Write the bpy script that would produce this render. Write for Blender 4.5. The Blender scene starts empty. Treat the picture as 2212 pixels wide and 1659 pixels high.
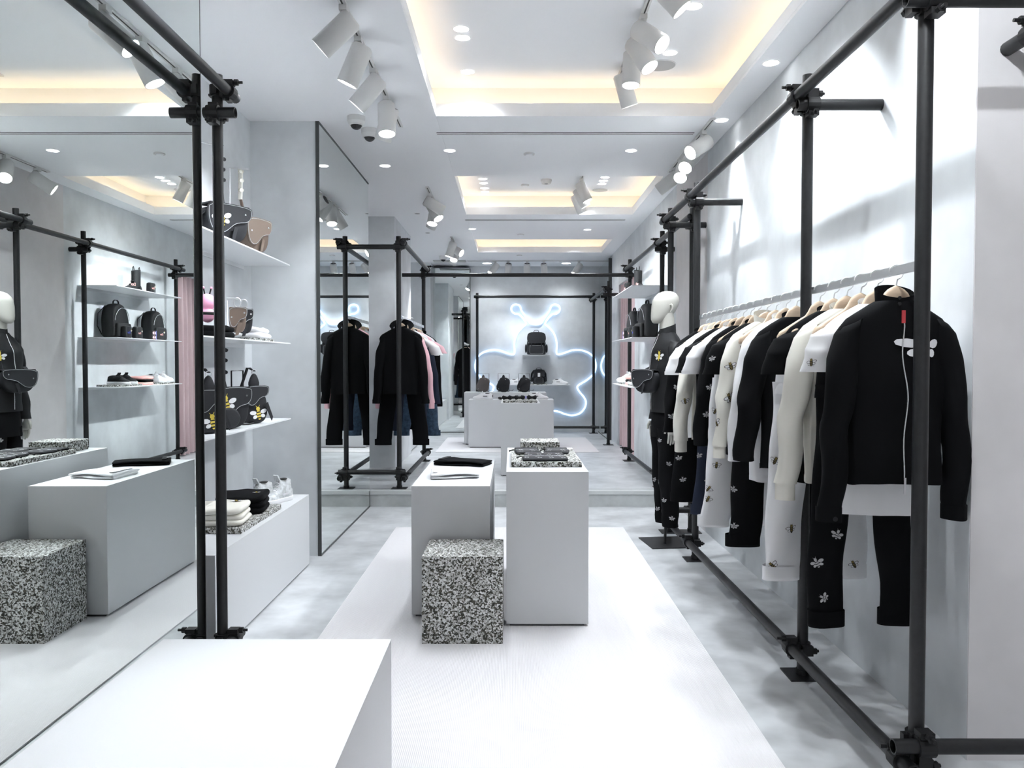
import bpy, math, random
from mathutils import Vector, Matrix, noise as mnoise
random.seed(7)
SC = bpy.context.scene
COL = SC.collection
PI = math.pi

# ------------------------------------------------------------------ camera, world, exposure
cam_d = bpy.data.cameras.new('camera'); cam = bpy.data.objects.new('camera', cam_d); COL.objects.link(cam)
cam_d.sensor_width = 36.0; cam_d.lens = 36.0 * 1720.0 / 2212.0; cam_d.clip_start = 0.02; cam_d.clip_end = 100
cam.location = (0, 0, 1.40); cam.rotation_euler = (PI / 2 - math.atan(46.5 / 1720.0), 0, 0)
SC.camera = cam
W = bpy.data.worlds.new('world'); SC.world = W; W.use_nodes = True
W.node_tree.nodes['Background'].inputs[0].default_value = (0.93, 0.96, 1.0, 1)
W.node_tree.nodes['Background'].inputs[1].default_value = 0.8
SC.view_settings.view_transform = 'Standard'; SC.view_settings.look = 'None'
SC.view_settings.gamma = 1.0; SC.view_settings.use_curve_mapping = False
SC.view_settings.exposure = 0.46
try:
    SC.cycles.use_denoising = True
    SC.cycles.sample_clamp_indirect = 60.0
    SC.cycles.max_bounces = 6; SC.cycles.diffuse_bounces = 4; SC.cycles.glossy_bounces = 4; SC.cycles.use_light_tree = False; SC.cycles.use_adaptive_sampling = True; SC.cycles.adaptive_threshold = 0.09; SC.cycles.adaptive_min_samples = 20
    SC.cycles.caustics_reflective = False; SC.cycles.caustics_refractive = False
except Exception:
    pass
COOL = (0.90, 0.95, 1.0); WARM = (1.0, 0.74, 0.46)
P_TRACK, P_DOWN, P_WASH, P_COVE = 85.0, 34.0, 46.0, 0.62

# ------------------------------------------------------------------ materials
MATS = {}
def mat(name, col, rough=0.6, metal=0.0, var=0.0, scale=4.0, bump=0.0, bscale=60.0, emit=None, spec=0.5, stretch=(1, 1, 1)):
    if name in MATS: return MATS[name]
    m = bpy.data.materials.new(name); m.use_nodes = True; nt = m.node_tree
    b = nt.nodes['Principled BSDF']
    b.inputs['Base Color'].default_value = (*col, 1); b.inputs['Roughness'].default_value = rough
    b.inputs['Metallic'].default_value = metal; b.inputs['Specular IOR Level'].default_value = spec
    if emit:
        b.inputs['Emission Color'].default_value = (*emit[0], 1); b.inputs['Emission Strength'].default_value = emit[1]
        try: m.cycles.emission_sampling = 'NONE'
        except Exception: pass
    tc = nt.nodes.new('ShaderNodeTexCoord'); mp = nt.nodes.new('ShaderNodeMapping')
    mp.inputs['Scale'].default_value = stretch
    nt.links.new(tc.outputs['Object'], mp.inputs[0])
    if var:
        n = nt.nodes.new('ShaderNodeTexNoise'); n.inputs['Scale'].default_value = scale
        n.inputs['Detail'].default_value = 3.5; n.inputs['Roughness'].default_value = 0.6
        nt.links.new(mp.outputs[0], n.inputs['Vector'])
        r = nt.nodes.new('ShaderNodeValToRGB')
        r.color_ramp.elements[0].position = 0.32; r.color_ramp.elements[1].position = 0.68
        r.color_ramp.elements[0].color = (*[max(0, c * (1 - var)) for c in col], 1)
        r.color_ramp.elements[1].color = (*[min(1, c * (1 + var)) for c in col], 1)
        nt.links.new(n.outputs[0], r.inputs[0]); nt.links.new(r.outputs[0], b.inputs['Base Color'])
    if bump:
        n2 = nt.nodes.new('ShaderNodeTexNoise'); n2.inputs['Scale'].default_value = bscale; n2.inputs['Detail'].default_value = 4
        nt.links.new(mp.outputs[0], n2.inputs['Vector'])
        bp = nt.nodes.new('ShaderNodeBump'); bp.inputs['Strength'].default_value = bump; bp.inputs['Distance'].default_value = 0.01
        nt.links.new(n2.outputs[0], bp.inputs['Height']); nt.links.new(bp.outputs[0], b.inputs['Normal'])
    MATS[name] = m
    return m
M_WALL = mat('pale concrete plaster', (0.67, 0.695, 0.715), 0.75, var=0.11, scale=2.2)
M_BEIGE = mat('warm grey plaster', (0.68, 0.66, 0.665), 0.8, var=0.07, scale=2.5)
M_CEIL = mat('white ceiling paint', (0.92, 0.93, 0.945), 0.85)
M_FLOOR = mat('polished concrete floor', (0.56, 0.575, 0.59), 0.36, var=0.22, scale=3.0)
M_STEP = mat('step riser concrete', (0.50, 0.52, 0.52), 0.6, var=0.15, scale=5)
M_BOX = mat('white satin lacquer', (0.64, 0.65, 0.665), 0.5)
M_SHELF = mat('white powder coated steel', (0.72, 0.735, 0.75), 0.45)
M_PLINTH = mat('dark recessed plinth', (0.10, 0.105, 0.11), 0.7)
M_PIPE = mat('black scaffold paint', (0.013, 0.0135, 0.015), 0.45, spec=0.45, var=0.2, scale=40)
M_CLAMP = mat('black cast iron', (0.009, 0.009, 0.010), 0.5, spec=0.4)
M_CHROME = mat('brushed steel', (0.72, 0.73, 0.74), 0.38, metal=1.0)
M_ZIP = mat('bright zip metal', (0.75, 0.76, 0.78), 0.25, metal=1.0)
M_WOOD = mat('pale beech', (0.60, 0.46, 0.33), 0.5, var=0.14, scale=6, stretch=(1, 8, 8))
M_SPOT = mat('white spotlight paint', (0.72, 0.715, 0.70), 0.4)
M_DARKEND = mat('dark vent grille', (0.07, 0.065, 0.06), 0.6)
M_LENS = mat('lit lens', (1, 1, 1), 0.4, emit=((0.97, 0.99, 1.0), 22.0))
M_DOWN = mat('lit downlight', (1, 1, 1), 0.4, emit=((0.97, 0.99, 1.0), 9.0))
M_NEON = mat('lit neon tube', (1, 1, 1), 0.4, emit=((0.40, 0.64, 1.0), 1.7))
try: M_NEON.cycles.emission_sampling = 'AUTO'
except Exception: pass
M_EDGE = mat('dark mirror edge', (0.06, 0.065, 0.065), 0.4)
M_BLACKCLOTH = mat('black cotton', (0.0045, 0.0047, 0.0056), 0.9, spec=0.12)
M_BLACKNYLON = mat('black nylon', (0.009, 0.0094, 0.011), 0.65, spec=0.35)
M_WHITECLOTH = mat('white cotton', (0.80, 0.80, 0.81), 0.9, spec=0.2)
M_CREAM = mat('cream jersey', (0.77, 0.75, 0.68), 0.92, spec=0.2)
M_PINK = mat('pink jersey', (0.80, 0.50, 0.55), 0.9, spec=0.2)
M_DENIM = mat('blue denim', (0.045, 0.075, 0.12), 0.85, var=0.35, scale=30, spec=0.2)
M_NAVY = mat('navy cotton', (0.020, 0.026, 0.045), 0.9, spec=0.2)
M_CURTAIN = mat('dusty pink velvet', (0.68, 0.515, 0.53), 0.85, var=0.06, scale=3)
M_LEATHER = mat('charcoal grained leather', (0.030, 0.031, 0.035), 0.68, spec=0.25)
M_BROWN = mat('taupe leather', (0.17, 0.125, 0.098), 0.5)
M_STITCH = mat('pale edge stitching', (0.42, 0.43, 0.44), 0.6)
M_SKIN = mat('mannequin off-white', (0.50, 0.49, 0.445), 0.5)
M_YEL = mat('yellow embroidery', (0.75, 0.58, 0.09), 0.8)
M_BLK = mat('black embroidery', (0.012, 0.012, 0.012), 0.8)
M_WHT = mat('white embroidery', (0.80, 0.80, 0.82), 0.8)
M_RED = mat('red leather pull', (0.55, 0.05, 0.06), 0.5)
M_PLUSH = mat('pink plush', (0.85, 0.40, 0.56), 0.7)
M_BLUE = mat('blue print', (0.05, 0.07, 0.45), 0.6)
M_LILAC = mat('lilac print', (0.45, 0.42, 0.80), 0.6)
M_ROSE = mat('rose print', (0.85, 0.45, 0.42), 0.6)
M_RUB = mat('white rubber', (0.74, 0.74, 0.75), 0.55)
M_TRANS = mat('clear grey vinyl', (0.55, 0.57, 0.58), 0.25, var=0.3, scale=35)
M_TAG = mat('white card', (0.85, 0.85, 0.85), 0.7)
M_CAM = mat('dark dome glass', (0.02, 0.02, 0.022), 0.1)
M_GLASSEDGE = mat('grille grey', (0.22, 0.23, 0.235), 0.6)

def mirror_mat():
    m = bpy.data.materials.new('silvered mirror glass'); m.use_nodes = True; nt = m.node_tree
    b = nt.nodes['Principled BSDF']; b.inputs['Base Color'].default_value = (0.85, 0.89, 0.872, 1)
    b.inputs['Metallic'].default_value = 1; b.inputs['Roughness'].default_value = 0.0
    return m
M_MIRROR = mirror_mat()

def carpet_mat():
    m = bpy.data.materials.new('white ribbed carpet'); m.use_nodes = True; nt = m.node_tree
    b = nt.nodes['Principled BSDF']; b.inputs['Base Color'].default_value = (0.80, 0.785, 0.80, 1); b.inputs['Roughness'].default_value = 0.95
    b.inputs['Specular IOR Level'].default_value = 0.15
    tc = nt.nodes.new('ShaderNodeTexCoord'); w = nt.nodes.new('ShaderNodeTexWave'); w.bands_direction = 'X'
    w.inputs['Scale'].default_value = 45; w.inputs['Distortion'].default_value = 0.6
    nt.links.new(tc.outputs['Object'], w.inputs['Vector'])
    bp = nt.nodes.new('ShaderNodeBump'); bp.inputs['Strength'].default_value = 0.35; bp.inputs['Distance'].default_value = 0.004
    nt.links.new(w.outputs['Fac'], bp.inputs['Height']); nt.links.new(bp.outputs[0], b.inputs['Normal'])
    return m
M_CARPET = carpet_mat()

def chip_mat(name='speckled recycled rubber', scale=145):
    m = bpy.data.materials.new(name); m.use_nodes = True; nt = m.node_tree
    b = nt.nodes['Principled BSDF']; b.inputs['Roughness'].default_value = 0.75
    tc = nt.nodes.new('ShaderNodeTexCoord')
    nz = nt.nodes.new('ShaderNodeTexNoise'); nz.inputs['Scale'].default_value = scale * 0.8
    nt.links.new(tc.outputs['Object'], nz.inputs['Vector'])
    mx = nt.nodes.new('ShaderNodeVectorMath'); mx.operation = 'MULTIPLY_ADD'
    mx.inputs[1].default_value = (0.012, 0.012, 0.012); nt.links.new(nz.outputs['Color'], mx.inputs[0]); nt.links.new(tc.outputs['Object'], mx.inputs[2])
    v = nt.nodes.new('ShaderNodeTexVoronoi'); v.inputs['Scale'].default_value = scale
    nt.links.new(mx.outputs[0], v.inputs['Vector'])
    s = nt.nodes.new('ShaderNodeSeparateColor'); nt.links.new(v.outputs['Color'], s.inputs[0])
    r = nt.nodes.new('ShaderNodeValToRGB'); r.color_ramp.interpolation = 'CONSTANT'
    e = r.color_ramp.elements; e[0].position = 0; e[0].color = (0.035, 0.034, 0.026, 1)
    e[1].position = 0.28; e[1].color = (0.085, 0.08, 0.06, 1)
    for p, c in ((0.44, (0.44, 0.44, 0.42)), (0.76, (0.72, 0.73, 0.72))):
        k = e.new(p); k.color = (*c, 1)
    nt.links.new(s.outputs[0], r.inputs[0]); nt.links.new(r.outputs[0], b.inputs['Base Color'])
    bp = nt.nodes.new('ShaderNodeBump'); bp.inputs['Strength'].default_value = 0.4; bp.inputs['Distance'].default_value = 0.004
    nt.links.new(v.outputs['Distance'], bp.inputs['Height']); nt.links.new(bp.outputs[0], b.inputs['Normal'])
    return m
M_CHIP = chip_mat()

# ------------------------------------------------------------------ mesh helpers
class MB:
    def __init__(s): s.v = []; s.f = []; s.m = []; s.s = []
    def add(s, vs, fs, mi=0, smooth=False, T=None):
        o = len(s.v)
        for p in vs:
            p = Vector(p)
            s.v.append(tuple(T @ p) if T is not None else tuple(p))
        for f in fs: s.f.append(tuple(i + o for i in f)); s.m.append(mi); s.s.append(smooth)
        return s
    def box(s, x0, x1, y0, y1, z0, z1, mi=0, T=None):
        vs = [(x0, y0, z0), (x1, y0, z0), (x1, y1, z0), (x0, y1, z0), (x0, y0, z1), (x1, y0, z1), (x1, y1, z1), (x0, y1, z1)]
        return s.add(vs, [(0, 3, 2, 1), (4, 5, 6, 7), (0, 1, 5, 4), (1, 2, 6, 5), (2, 3, 7, 6), (3, 0, 4, 7)], mi, False, T)
    def grid(s, fn, nu, nv, cu=False, mi=0, smooth=True, cap0=False, cap1=False, T=None):
        vs = []; w = nu if cu else nu + 1
        for j in range(nv + 1):
            for i in range(w): vs.append(fn(i / nu, j / nv))
        fs = []
        for j in range(nv):
            for i in range(nu):
                i2 = (i + 1) % w if cu else i + 1
                fs.append((j * w + i, j * w + i2, (j + 1) * w + i2, (j + 1) * w + i))
        if cap0: fs.append(tuple(range(w - 1, -1, -1)))
        if cap1: fs.append(tuple(nv * w + i for i in range(w)))
        return s.add(vs, fs, mi, smooth, T)
    def tube(s, pts, r, n=12, mi=0, caps=True, closed=False, flat=1.0, T=None, smooth=True):
        pts = [Vector(p) for p in pts]; N = len(pts); rings = []
        prev = None
        for i, p in enumerate(pts):
            if closed: t = pts[(i + 1) % N] - pts[i - 1]
            elif i == 0: t = pts[1] - pts[0]
            elif i == N - 1: t = pts[-1] - pts[-2]
            else: t = pts[i + 1] - pts[i - 1]
            t.normalize()
            if prev is None:
                a = Vector((0, 0, 1)) if abs(t.z) < 0.9 else Vector((1, 0, 0))
                u = t.cross(a).normalized()
            else: u = (prev - t * prev.dot(t)).normalized()
            prev = u; w = t.cross(u)
            rr = r[i] if isinstance(r, (list, tuple)) else r
            rings.append([p + (u * math.cos(2 * PI * k / n) + w * math.sin(2 * PI * k / n) * flat) * rr for k in range(n)])
        vs = [q for g in rings for q in g]; fs = []
        for j in range(N if closed else N - 1):
            j2 = (j + 1) % N
            for k in range(n): fs.append((j * n + k, j * n + (k + 1) % n, j2 * n + (k + 1) % n, j2 * n + k))
        s.add(vs, fs, mi, smooth, T)
        if caps and not closed:
            s.add([q for q in rings[0]], [tuple(range(n - 1, -1, -1))], mi, False, T)
            s.add([q for q in rings[-1]], [tuple(range(n))], mi, False, T)
        return s
    def pipe(s, a, b, r=0.024, n=14, mi=0, wall=0.004):   # hollow ended tube
        a = Vector(a); b = Vector(b); t = (b - a).normalized()
        up = Vector((0, 0, 1)) if abs(t.z) < 0.9 else Vector((1, 0, 0))
        u = t.cross(up).normalized(); w = t.cross(u)
        def ring(c, rr): return [c + (u * math.cos(2 * PI * k / n) + w * math.sin(2 * PI * k / n)) * rr for k in range(n)]
        ins = t * 0.03
        R = [ring(a + ins, r - wall), ring(a, r - wall), ring(a, r), ring(b, r), ring(b, r - wall), ring(b - ins, r - wall)]
        for j in range(5):
            vs = R[j] + R[j + 1]
            s.add(vs, [(k, (k + 1) % n, n + (k + 1) % n, n + k) for k in range(n)], mi, j == 2)
        s.add(R[0], [tuple(range(n))], mi); s.add(R[5], [tuple(range(n - 1, -1, -1))], mi)
        return s
    def prism(s, out, y0, y1, mi=0, T=None, smooth=False):   # outline in xz, extruded in y
        n = len(out); vs = [(x, y0, z) for x, z in out] + [(x, y1, z) for x, z in out]
        s.add(vs, [tuple(range(n)), tuple(range(2 * n - 1, n - 1, -1))], mi, False, T)
        return s.add(vs, [(i, n + i, n + (i + 1) % n, (i + 1) % n) for i in range(n)], mi, smooth, T)
    def puffy(s, out, d, inset=0.12, mi=0, T=None, rnd=0.35):   # soft slab: outline in xz, thickness d in y, rounded rim
        n = len(out); cx = sum(p[0] for p in out) / n; cz = sum(p[1] for p in out) / n
        lay = [(-d / 2, 1 - inset * 1.6), (-d / 2 + d * 0.06, 1 - inset * 0.8), (-d / 2 + d * rnd * 0.6, 1 - inset * 0.2), (-d * 0.12, 1), (d * 0.12, 1),
               (d / 2 - d * rnd * 0.6, 1 - inset * 0.2), (d / 2 - d * 0.06, 1 - inset * 0.8), (d / 2, 1 - inset * 1.6)]
        vs = []
        for y, k in lay: vs += [(cx + (x - cx) * k, y, cz + (z - cz) * k) for x, z in out]
        fs = []
        for j in range(len(lay) - 1):
            for i in range(n): fs.append((j * n + i, (j + 1) * n + i, (j + 1) * n + (i + 1) % n, j * n + (i + 1) % n))
        fs.append(tuple(range(n))); L = (len(lay) - 1) * n; fs.append(tuple(L + i for i in range(n - 1, -1, -1)))
        return s.add(vs, fs, mi, True, T)
    def slab(s, w, d, h, r=0.02, mi=0, T=None, e=7.0):   # softly rounded horizontal slab, base at z=0
        n = 40; out = []
        for i in range(n):
            a = 2 * PI * i / n; c, q = math.cos(a), math.sin(a)
            out.append((math.copysign(abs(c) ** (2 / e), c), math.copysign(abs(q) ** (2 / e), q)))
        r = min(r, h / 2)
        prof = [(ins, z) for ins, z in [(r * (1 - math.sin(PI / 2 * k / 4)), r * (1 - math.cos(PI / 2 * k / 4))) for k in range(5)]]
        prof += [(ins, h - z) for ins, z in reversed(prof)]
        vs = []
        for ins, z in prof: vs += [(x * (w / 2 - ins), y * (d / 2 - ins), z) for x, y in out]
        fs = []
        for j in range(len(prof) - 1):
            for i in range(n): fs.append((j * n + i, j * n + (i + 1) % n, (j + 1) * n + (i + 1) % n, (j + 1) * n + i))
        fs.append(tuple(range(n - 1, -1, -1))); L = (len(prof) - 1) * n; fs.append(tuple(L + i for i in range(n)))
        return s.add(vs, fs, mi, True, T)
    def cyl(s, c, r, z0, z1, n=20, mi=0, T=None, r2=None):
        r2 = r if r2 is None else r2
        vs = [(c[0] + r * math.cos(2 * PI * k / n), c[1] + r * math.sin(2 * PI * k / n), z0) for k in range(n)]
        vs += [(c[0] + r2 * math.cos(2 * PI * k / n), c[1] + r2 * math.sin(2 * PI * k / n), z1) for k in range(n)]
        s.add(vs, [(k, (k + 1) % n, n + (k + 1) % n, n + k) for k in range(n)], mi, True, T)
        s.add(vs, [tuple(range(n - 1, -1, -1)), tuple(range(n, 2 * n))], mi, False, T)
        return s
    def ellipsoid(s, c, rx, ry, rz, nu=16, nv=10, mi=0, T=None):
        def fn(u, v):
            a = 2 * PI * u; b = -PI / 2 + PI * v
            return (c[0] + rx * math.cos(b) * math.cos(a), c[1] + ry * math.cos(b) * math.sin(a), c[2] + rz * math.sin(b))
        return s.grid(fn, nu, nv, True, mi, True, T=T)
    def mesh(s, name, mats):
        me = bpy.data.meshes.new(name); me.from_pydata(s.v, [], s.f)
        for m in (mats if isinstance(mats, (list, tuple)) else [mats]): me.materials.append(m)
        me.polygons.foreach_set('material_index', s.m); me.polygons.foreach_set('use_smooth', s.s)
        me.update(); return me
    def build(s, name, mats, parent=None, loc=None, rot=None, M=None):
        return link(name, s.mesh(name, mats), parent, loc, rot, M)

def link(name, me, parent=None, loc=None, rot=None, M=None):
    o = bpy.data.objects.new(name, me); COL.objects.link(o)
    if parent is not None: o.parent = parent
    if M is not None: o.matrix_local = M
    else:
        if loc is not None: o.location = loc
        if rot is not None: o.rotation_euler = rot
    return o
def tag(o, label, cat, group=None):
    o['label'] = label; o['category'] = cat
    if group: o['group'] = group
    return o
def thing(name, label, cat, loc=(0, 0, 0), rz=0.0, group=None, rot=None):
    o = bpy.data.objects.new(name, None); COL.objects.link(o); o.location = loc
    o.rotation_euler = rot if rot is not None else (0, 0, rz); o.empty_display_size = 0.1
    return tag(o, label, cat, group)
def struct(name, mb, m, label=None):
    o = mb.build(name, m); o['kind'] = 'structure'
    if label: o['label'] = label
    return o
def lamp(name, kind, loc, energy, parent=None, color=COOL, direction=None, size=0.04, spot=80, blend=0.6, sx=None, sy=None):
    l = bpy.data.lights.new(name, kind); l.energy = energy; l.color = color
    if kind == 'SPOT': l.spot_size = math.radians(spot); l.spot_blend = blend; l.shadow_soft_size = size
    elif kind == 'AREA': l.shape = 'RECTANGLE'; l.size = sx; l.size_y = sy
    else: l.shadow_soft_size = size
    o = bpy.data.objects.new(name, l); COL.objects.link(o); o.location = loc
    if direction is not None: o.rotation_euler = Vector(direction).to_track_quat('-Z', 'Y').to_euler()
    if parent is not None: o.parent = parent
    return o
ORD = ['first', 'second', 'third', 'fourth', 'fifth', 'sixth', 'seventh', 'eighth', 'ninth', 'tenth', 'eleventh', 'twelfth']

# ------------------------------------------------------------------ structure
XM = -1.38        # mirror plane on the left
XR = 1.60         # right wall plane
CZ = 3.12; IZ = 3.37
ZP = 0.15         # raised rear floor
YS = 7.70         # step
YB = 14.30        # back wall
Y0 = -2.5
struct('floor', MB().box(-2.4, 2.7, Y0, YS, -0.1, 0), M_FLOOR, 'pale polished concrete floor of the front area')
fp = struct('floor_platform', MB().box(-2.4, 2.7, YS + 0.012, YB + 0.2, -0.1, ZP), M_FLOOR, 'raised concrete floor of the rear area')
MB().box(-1.375, XR, YS, YS + 0.012, 0, ZP - 0.035).build('riser', M_STEP, fp)
MB().box(-1.375, XR, YS - 0.008, YS + 0.10, ZP - 0.032, ZP + 0.003).build('nosing', mat('pale step nosing', (0.60, 0.62, 0.62), 0.45), fp)
MB().box(-1.375, XR, YS + 0.10, YS + 0.112, ZP, ZP + 0.004).build('joint', M_GLASSEDGE, fp)

# ceiling with three rectangular coves
RX0, RX1 = -0.53, 1.40
REC = [(-1.4, 5.61), (7.40, 9.31), (11.18, 12.50)]
cb = MB(); t = 0.02
cb.box(-2.4, RX0 - 0.001, Y0, YB + 0.2, CZ, CZ + t); cb.box(RX1 + 0.001, 2.7, Y0, YB + 0.2, CZ, CZ + t)
ys = [Y0] + [q for r in REC for q in r] + [YB + 0.2]
for a, b in zip(ys[0::2], ys[1::2]): cb.box(RX0, RX1, a, b, CZ, CZ + t)
struct('ceiling', cb, M_CEIL, 'white plasterboard ceiling with three long coves')
SB = 0.17
M_COVE = mat('cove paint', (0.80, 0.78, 0.74), 0.85)
for i, (ya, yb) in enumerate(REC):
    r = MB(); e = 0.025; zl = CZ + 0.09
    r.box(RX0 - e, RX0, ya - e, yb + e, CZ + t, zl); r.box(RX1, RX1 + e, ya - e, yb + e, CZ + t, zl)
    r.box(RX0, RX1, ya - e, ya, CZ + t, zl); r.box(RX0, RX1, yb, yb + e, CZ + t, zl)
    x0, x1, y0, y1 = RX0 - SB, RX1 + SB, ya - SB, yb + SB
    r.box(x0 - .02, x0, y0 - .02, y1 + .02, CZ + t, IZ); r.box(x1, x1 + .02, y0 - .02, y1 + .02, CZ + t, IZ)
    r.box(x0, x1, y0 - .02, y0, CZ + t, IZ); r.box(x0, x1, y1, y1 + .02, CZ + t, IZ)
    r.box(x0 - .02, x1 + .02, y0 - .02, y1 + .02, IZ, IZ + .02)
    struct('trim_%d' % (i + 1), r, M_CEIL, 'recessed ceiling cove with a hidden warm light strip')
    L = yb - ya; zz = CZ + 0.045; q = 0.09
    for (cx, cy, sx, sy) in ((RX0 - q, (ya + yb) / 2, 0.03, L + 0.15), (RX1 + q, (ya + yb) / 2, 0.03, L + 0.15),
                             ((RX0 + RX1) / 2, ya - q, RX1 - RX0, 0.03), ((RX0 + RX1) / 2, yb + q, RX1 - RX0, 0.03)):
        lamp('cove_strip', 'AREA', (cx, cy, zz), P_COVE * max(sx, sy), None, WARM, (0, 0, 1), sx=sx, sy=sy)

# walls
w = MB(); w.box(XR, XR + 0.15, 2.77, 6.55, 0, CZ); struct('wall_right', w, M_WALL, 'pale grey plaster wall behind the long clothes rail')
w = MB(); w.box(XR, XR + 0.15, 6.55, 7.78, 0, CZ); struct('wall_right_pilaster', w, M_BEIGE)
w = MB(); w.box(XR, XR + 0.15, 7.78, 10.40, ZP, CZ); w.box(XR, XR + 0.15, 10.40, 11.95, 2.56, CZ); w.box(XR, XR + 0.15, 11.95, YB + 0.2, ZP, CZ)
struct('wall_right_rear', w, M_WALL)
w = MB(); w.box(2.05, 2.2, 10.2, 12.2, ZP, CZ); w.box(XR + .15, 2.05, 10.25, 10.40, ZP, CZ); w.box(XR + .15, 2.05, 11.95, 12.1, ZP, CZ)
struct('wall_fitting_room', w, M_WALL)
w = MB(); w.box(XR + 0.001, 2.75, 2.765, 2.90, 0, CZ); struct('wall_right_front', w, M_BEIGE, 'warm grey pilaster face at the end of the clothes rail')
w = MB(); w.box(2.6, 2.75, Y0, 2.765, 0, CZ); struct('wall_right_entrance', w, M_BEIGE)
w = MB(); w.box(-2.4, -0.45, Y0 - .15, Y0, 0, CZ); struct('wall_entrance', w, M_WALL)
XA = -1.87        # back of left alcoves
w = MB(); w.box(XM - 0.15, XM - 0.02, Y0, 3.56, 0, CZ); w.box(XA - 0.02, XM - 0.02, 3.45, 3.56, 0, CZ)
struct('wall_left_mirror_backing', w, M_WALL)
w = MB(); w.box(XA - 0.15, XA, 3.45, 5.73, 0, CZ); struct('wall_left_alcove', w, M_WALL, 'pale grey alcove wall behind the bag shelves')
w = MB(); w.box(XA - 0.15, XM - 0.02, 5.73, 7.68, 0, CZ); struct('wall_left_pier', w, M_WALL, 'grey plaster pier between the bag alcove and the tall mirror')
w = MB(); w.box(-2.1, -1.95, 7.68, 14.4, 0, CZ); struct('wall_left_rear', w, M_WALL)
w = MB(); w.box(-1.95, -1.385, 9.43, 10.93, ZP, CZ); struct('wall_left_pillar', w, M_WALL, 'square grey pillar behind the hanging hoodie')
w = MB(); w.box(-1.95, -1.40, 13.74, 14.3, ZP, CZ); struct('wall_left_return', w, M_WALL)
w = MB(); w.box(-1.95, 1.75, YB, YB + 0.15, ZP, CZ); struct('wall_back', w, M_WALL, 'grey plaster back wall carrying the neon bee')
w = MB(); w.box(-0.75, 1.6, YB - 0.02, YB, ZP, ZP + 0.085); struct('baseboard_back', w, M_WALL)

# mirrors
def mirror(label, parts, name='wall_mirror'):
    r = thing(name, label, 'mirror', parts[0][1])
    b = MB(); b.box(*parts[0][0]); b.build('mirror_glass', M_MIRROR, r)
    for q in parts[1:]:
        e = MB(); e.box(*q); e.build('edge_strip', M_EDGE, r)
    return r
def rel(bx, o): return (bx[0] - o[0], bx[1] - o[0], bx[2] - o[1], bx[3] - o[1], bx[4] - o[2], bx[5] - o[2])
o = (XM, 2.0, 0); mirror('huge frameless wall mirror beside the near black pipe post', [(rel((XM - .02, XM, Y0, 3.56, 0.0, CZ), o), o), rel((XM - .02, XM + .001, 3.56, 3.563, 0, CZ), o)])
o = (XM, 6.7, 0); mirror('tall mirror cladding the grey pier in front of the step', [(rel((XM - .02, XM, 5.732, 7.69, 0.006, CZ), o), o), rel((XM - .022, XM + .003, 5.722, 5.732, 0, CZ), o), rel((XM - .02, XM + .004, 5.732, 7.69, 0, 0.012), o), rel((XM - .02, XM + .004, 5.732, 7.69, CZ - .012, CZ), o)])
o = (-1.07, 14.15, ZP); mirror('narrow mirror panel at the back, left of the neon bee', [(rel((-1.40, -0.75, 14.15, 14.30, ZP, CZ - .05), o), o), rel((-0.75, -0.742, 14.145, 14.30, ZP, CZ - .05), o), rel((-1.40, -0.75, 14.146, 14.15, ZP, ZP + .015), o)])
o = (1.55, 13.5, ZP); mirror('mirror strip on the right wall beside the neon bee', [(rel((1.55, 1.60, 12.80, 14.295, ZP, CZ - .05), o), o), rel((1.546, 1.60, 12.79, 12.80, ZP, CZ - .05), o), rel((1.546, 1.55, 12.80, 14.295, ZP, ZP + .015), o)])

# rugs
tag(MB().box(-0.98, 0.939, -0.4, 6.70, 0, 0.008).build('carpet_runner', M_CARPET), 'long white ribbed carpet runner down the front aisle', 'carpet')
tag(MB().box(-1.065, 1.217, 11.05, 13.19, 0, 0.008).build('rug', M_CARPET, loc=(0, 0, ZP)), 'white rug under the rear display blocks on the raised floor', 'rug')

# ------------------------------------------------------------------ scaffold frames
def clamp_meshes():
    c = MB(); n = 14
    def ring(axis, ctr, r0=0.0245, r1=0.034, h=0.026):
        def P(a, r, z):
            x, y = r * math.cos(a), r * math.sin(a)
            return (ctr[0] + x, ctr[1] + y, ctr[2] + z) if axis == 'z' else (ctr[0] + x, ctr[1] + z, ctr[2] + y)
        for ra, za, rb, zb in ((r1, -h, r1, h), (r0, h, r0, -h), (r1, h, r0, h), (r0, -h, r1, -h)):
            vs = [P(2 * PI * k / n, ra, za) for k in range(n)] + [P(2 * PI * k / n, rb, zb) for k in range(n)]
            c.add(vs, [(k, (k + 1) % n, n + (k + 1) % n, n + k) for k in range(n)], 0, False)
    ring('z', (0, 0, 0)); ring('y', (0.052, 0, 0))
    c.box(0.02, 0.034, -0.03, 0.03, -0.03, 0.03)                      # saddle between the two collars
    c.box(-0.030, 0.016, 0.030, 0.052, -0.022, 0.022); c.box(0.030, 0.075, -0.022, 0.022, 0.030, 0.050)   # flap lugs
    c.box(-0.012, 0.012, -0.046, -0.030, -0.02, 0.02); c.box(0.042, 0.062, -0.02, 0.02, -0.046, -0.030)
    b = MB()
    b.tube([(-0.055, 0.044, 0), (0.035, 0.044, 0)], 0.0065, 8, smooth=False); b.tube([(-0.046, 0.044, 0), (-0.030, 0.044, 0)], 0.014, 6, smooth=False)
    b2 = MB()
    b2.tube([(0.01, 0, 0.042), (0.115, 0, 0.042)], 0.0065, 8, smooth=False); b2.tube([(0.078, 0, 0.042), (0.096, 0, 0.042)], 0.014, 6, smooth=False)
    return c.mesh('clamp', M_CLAMP), b.mesh('bolt', M_CLAMP), b2.mesh('bolt', M_CLAMP)
CL, BO, BO2 = clamp_meshes()
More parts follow.
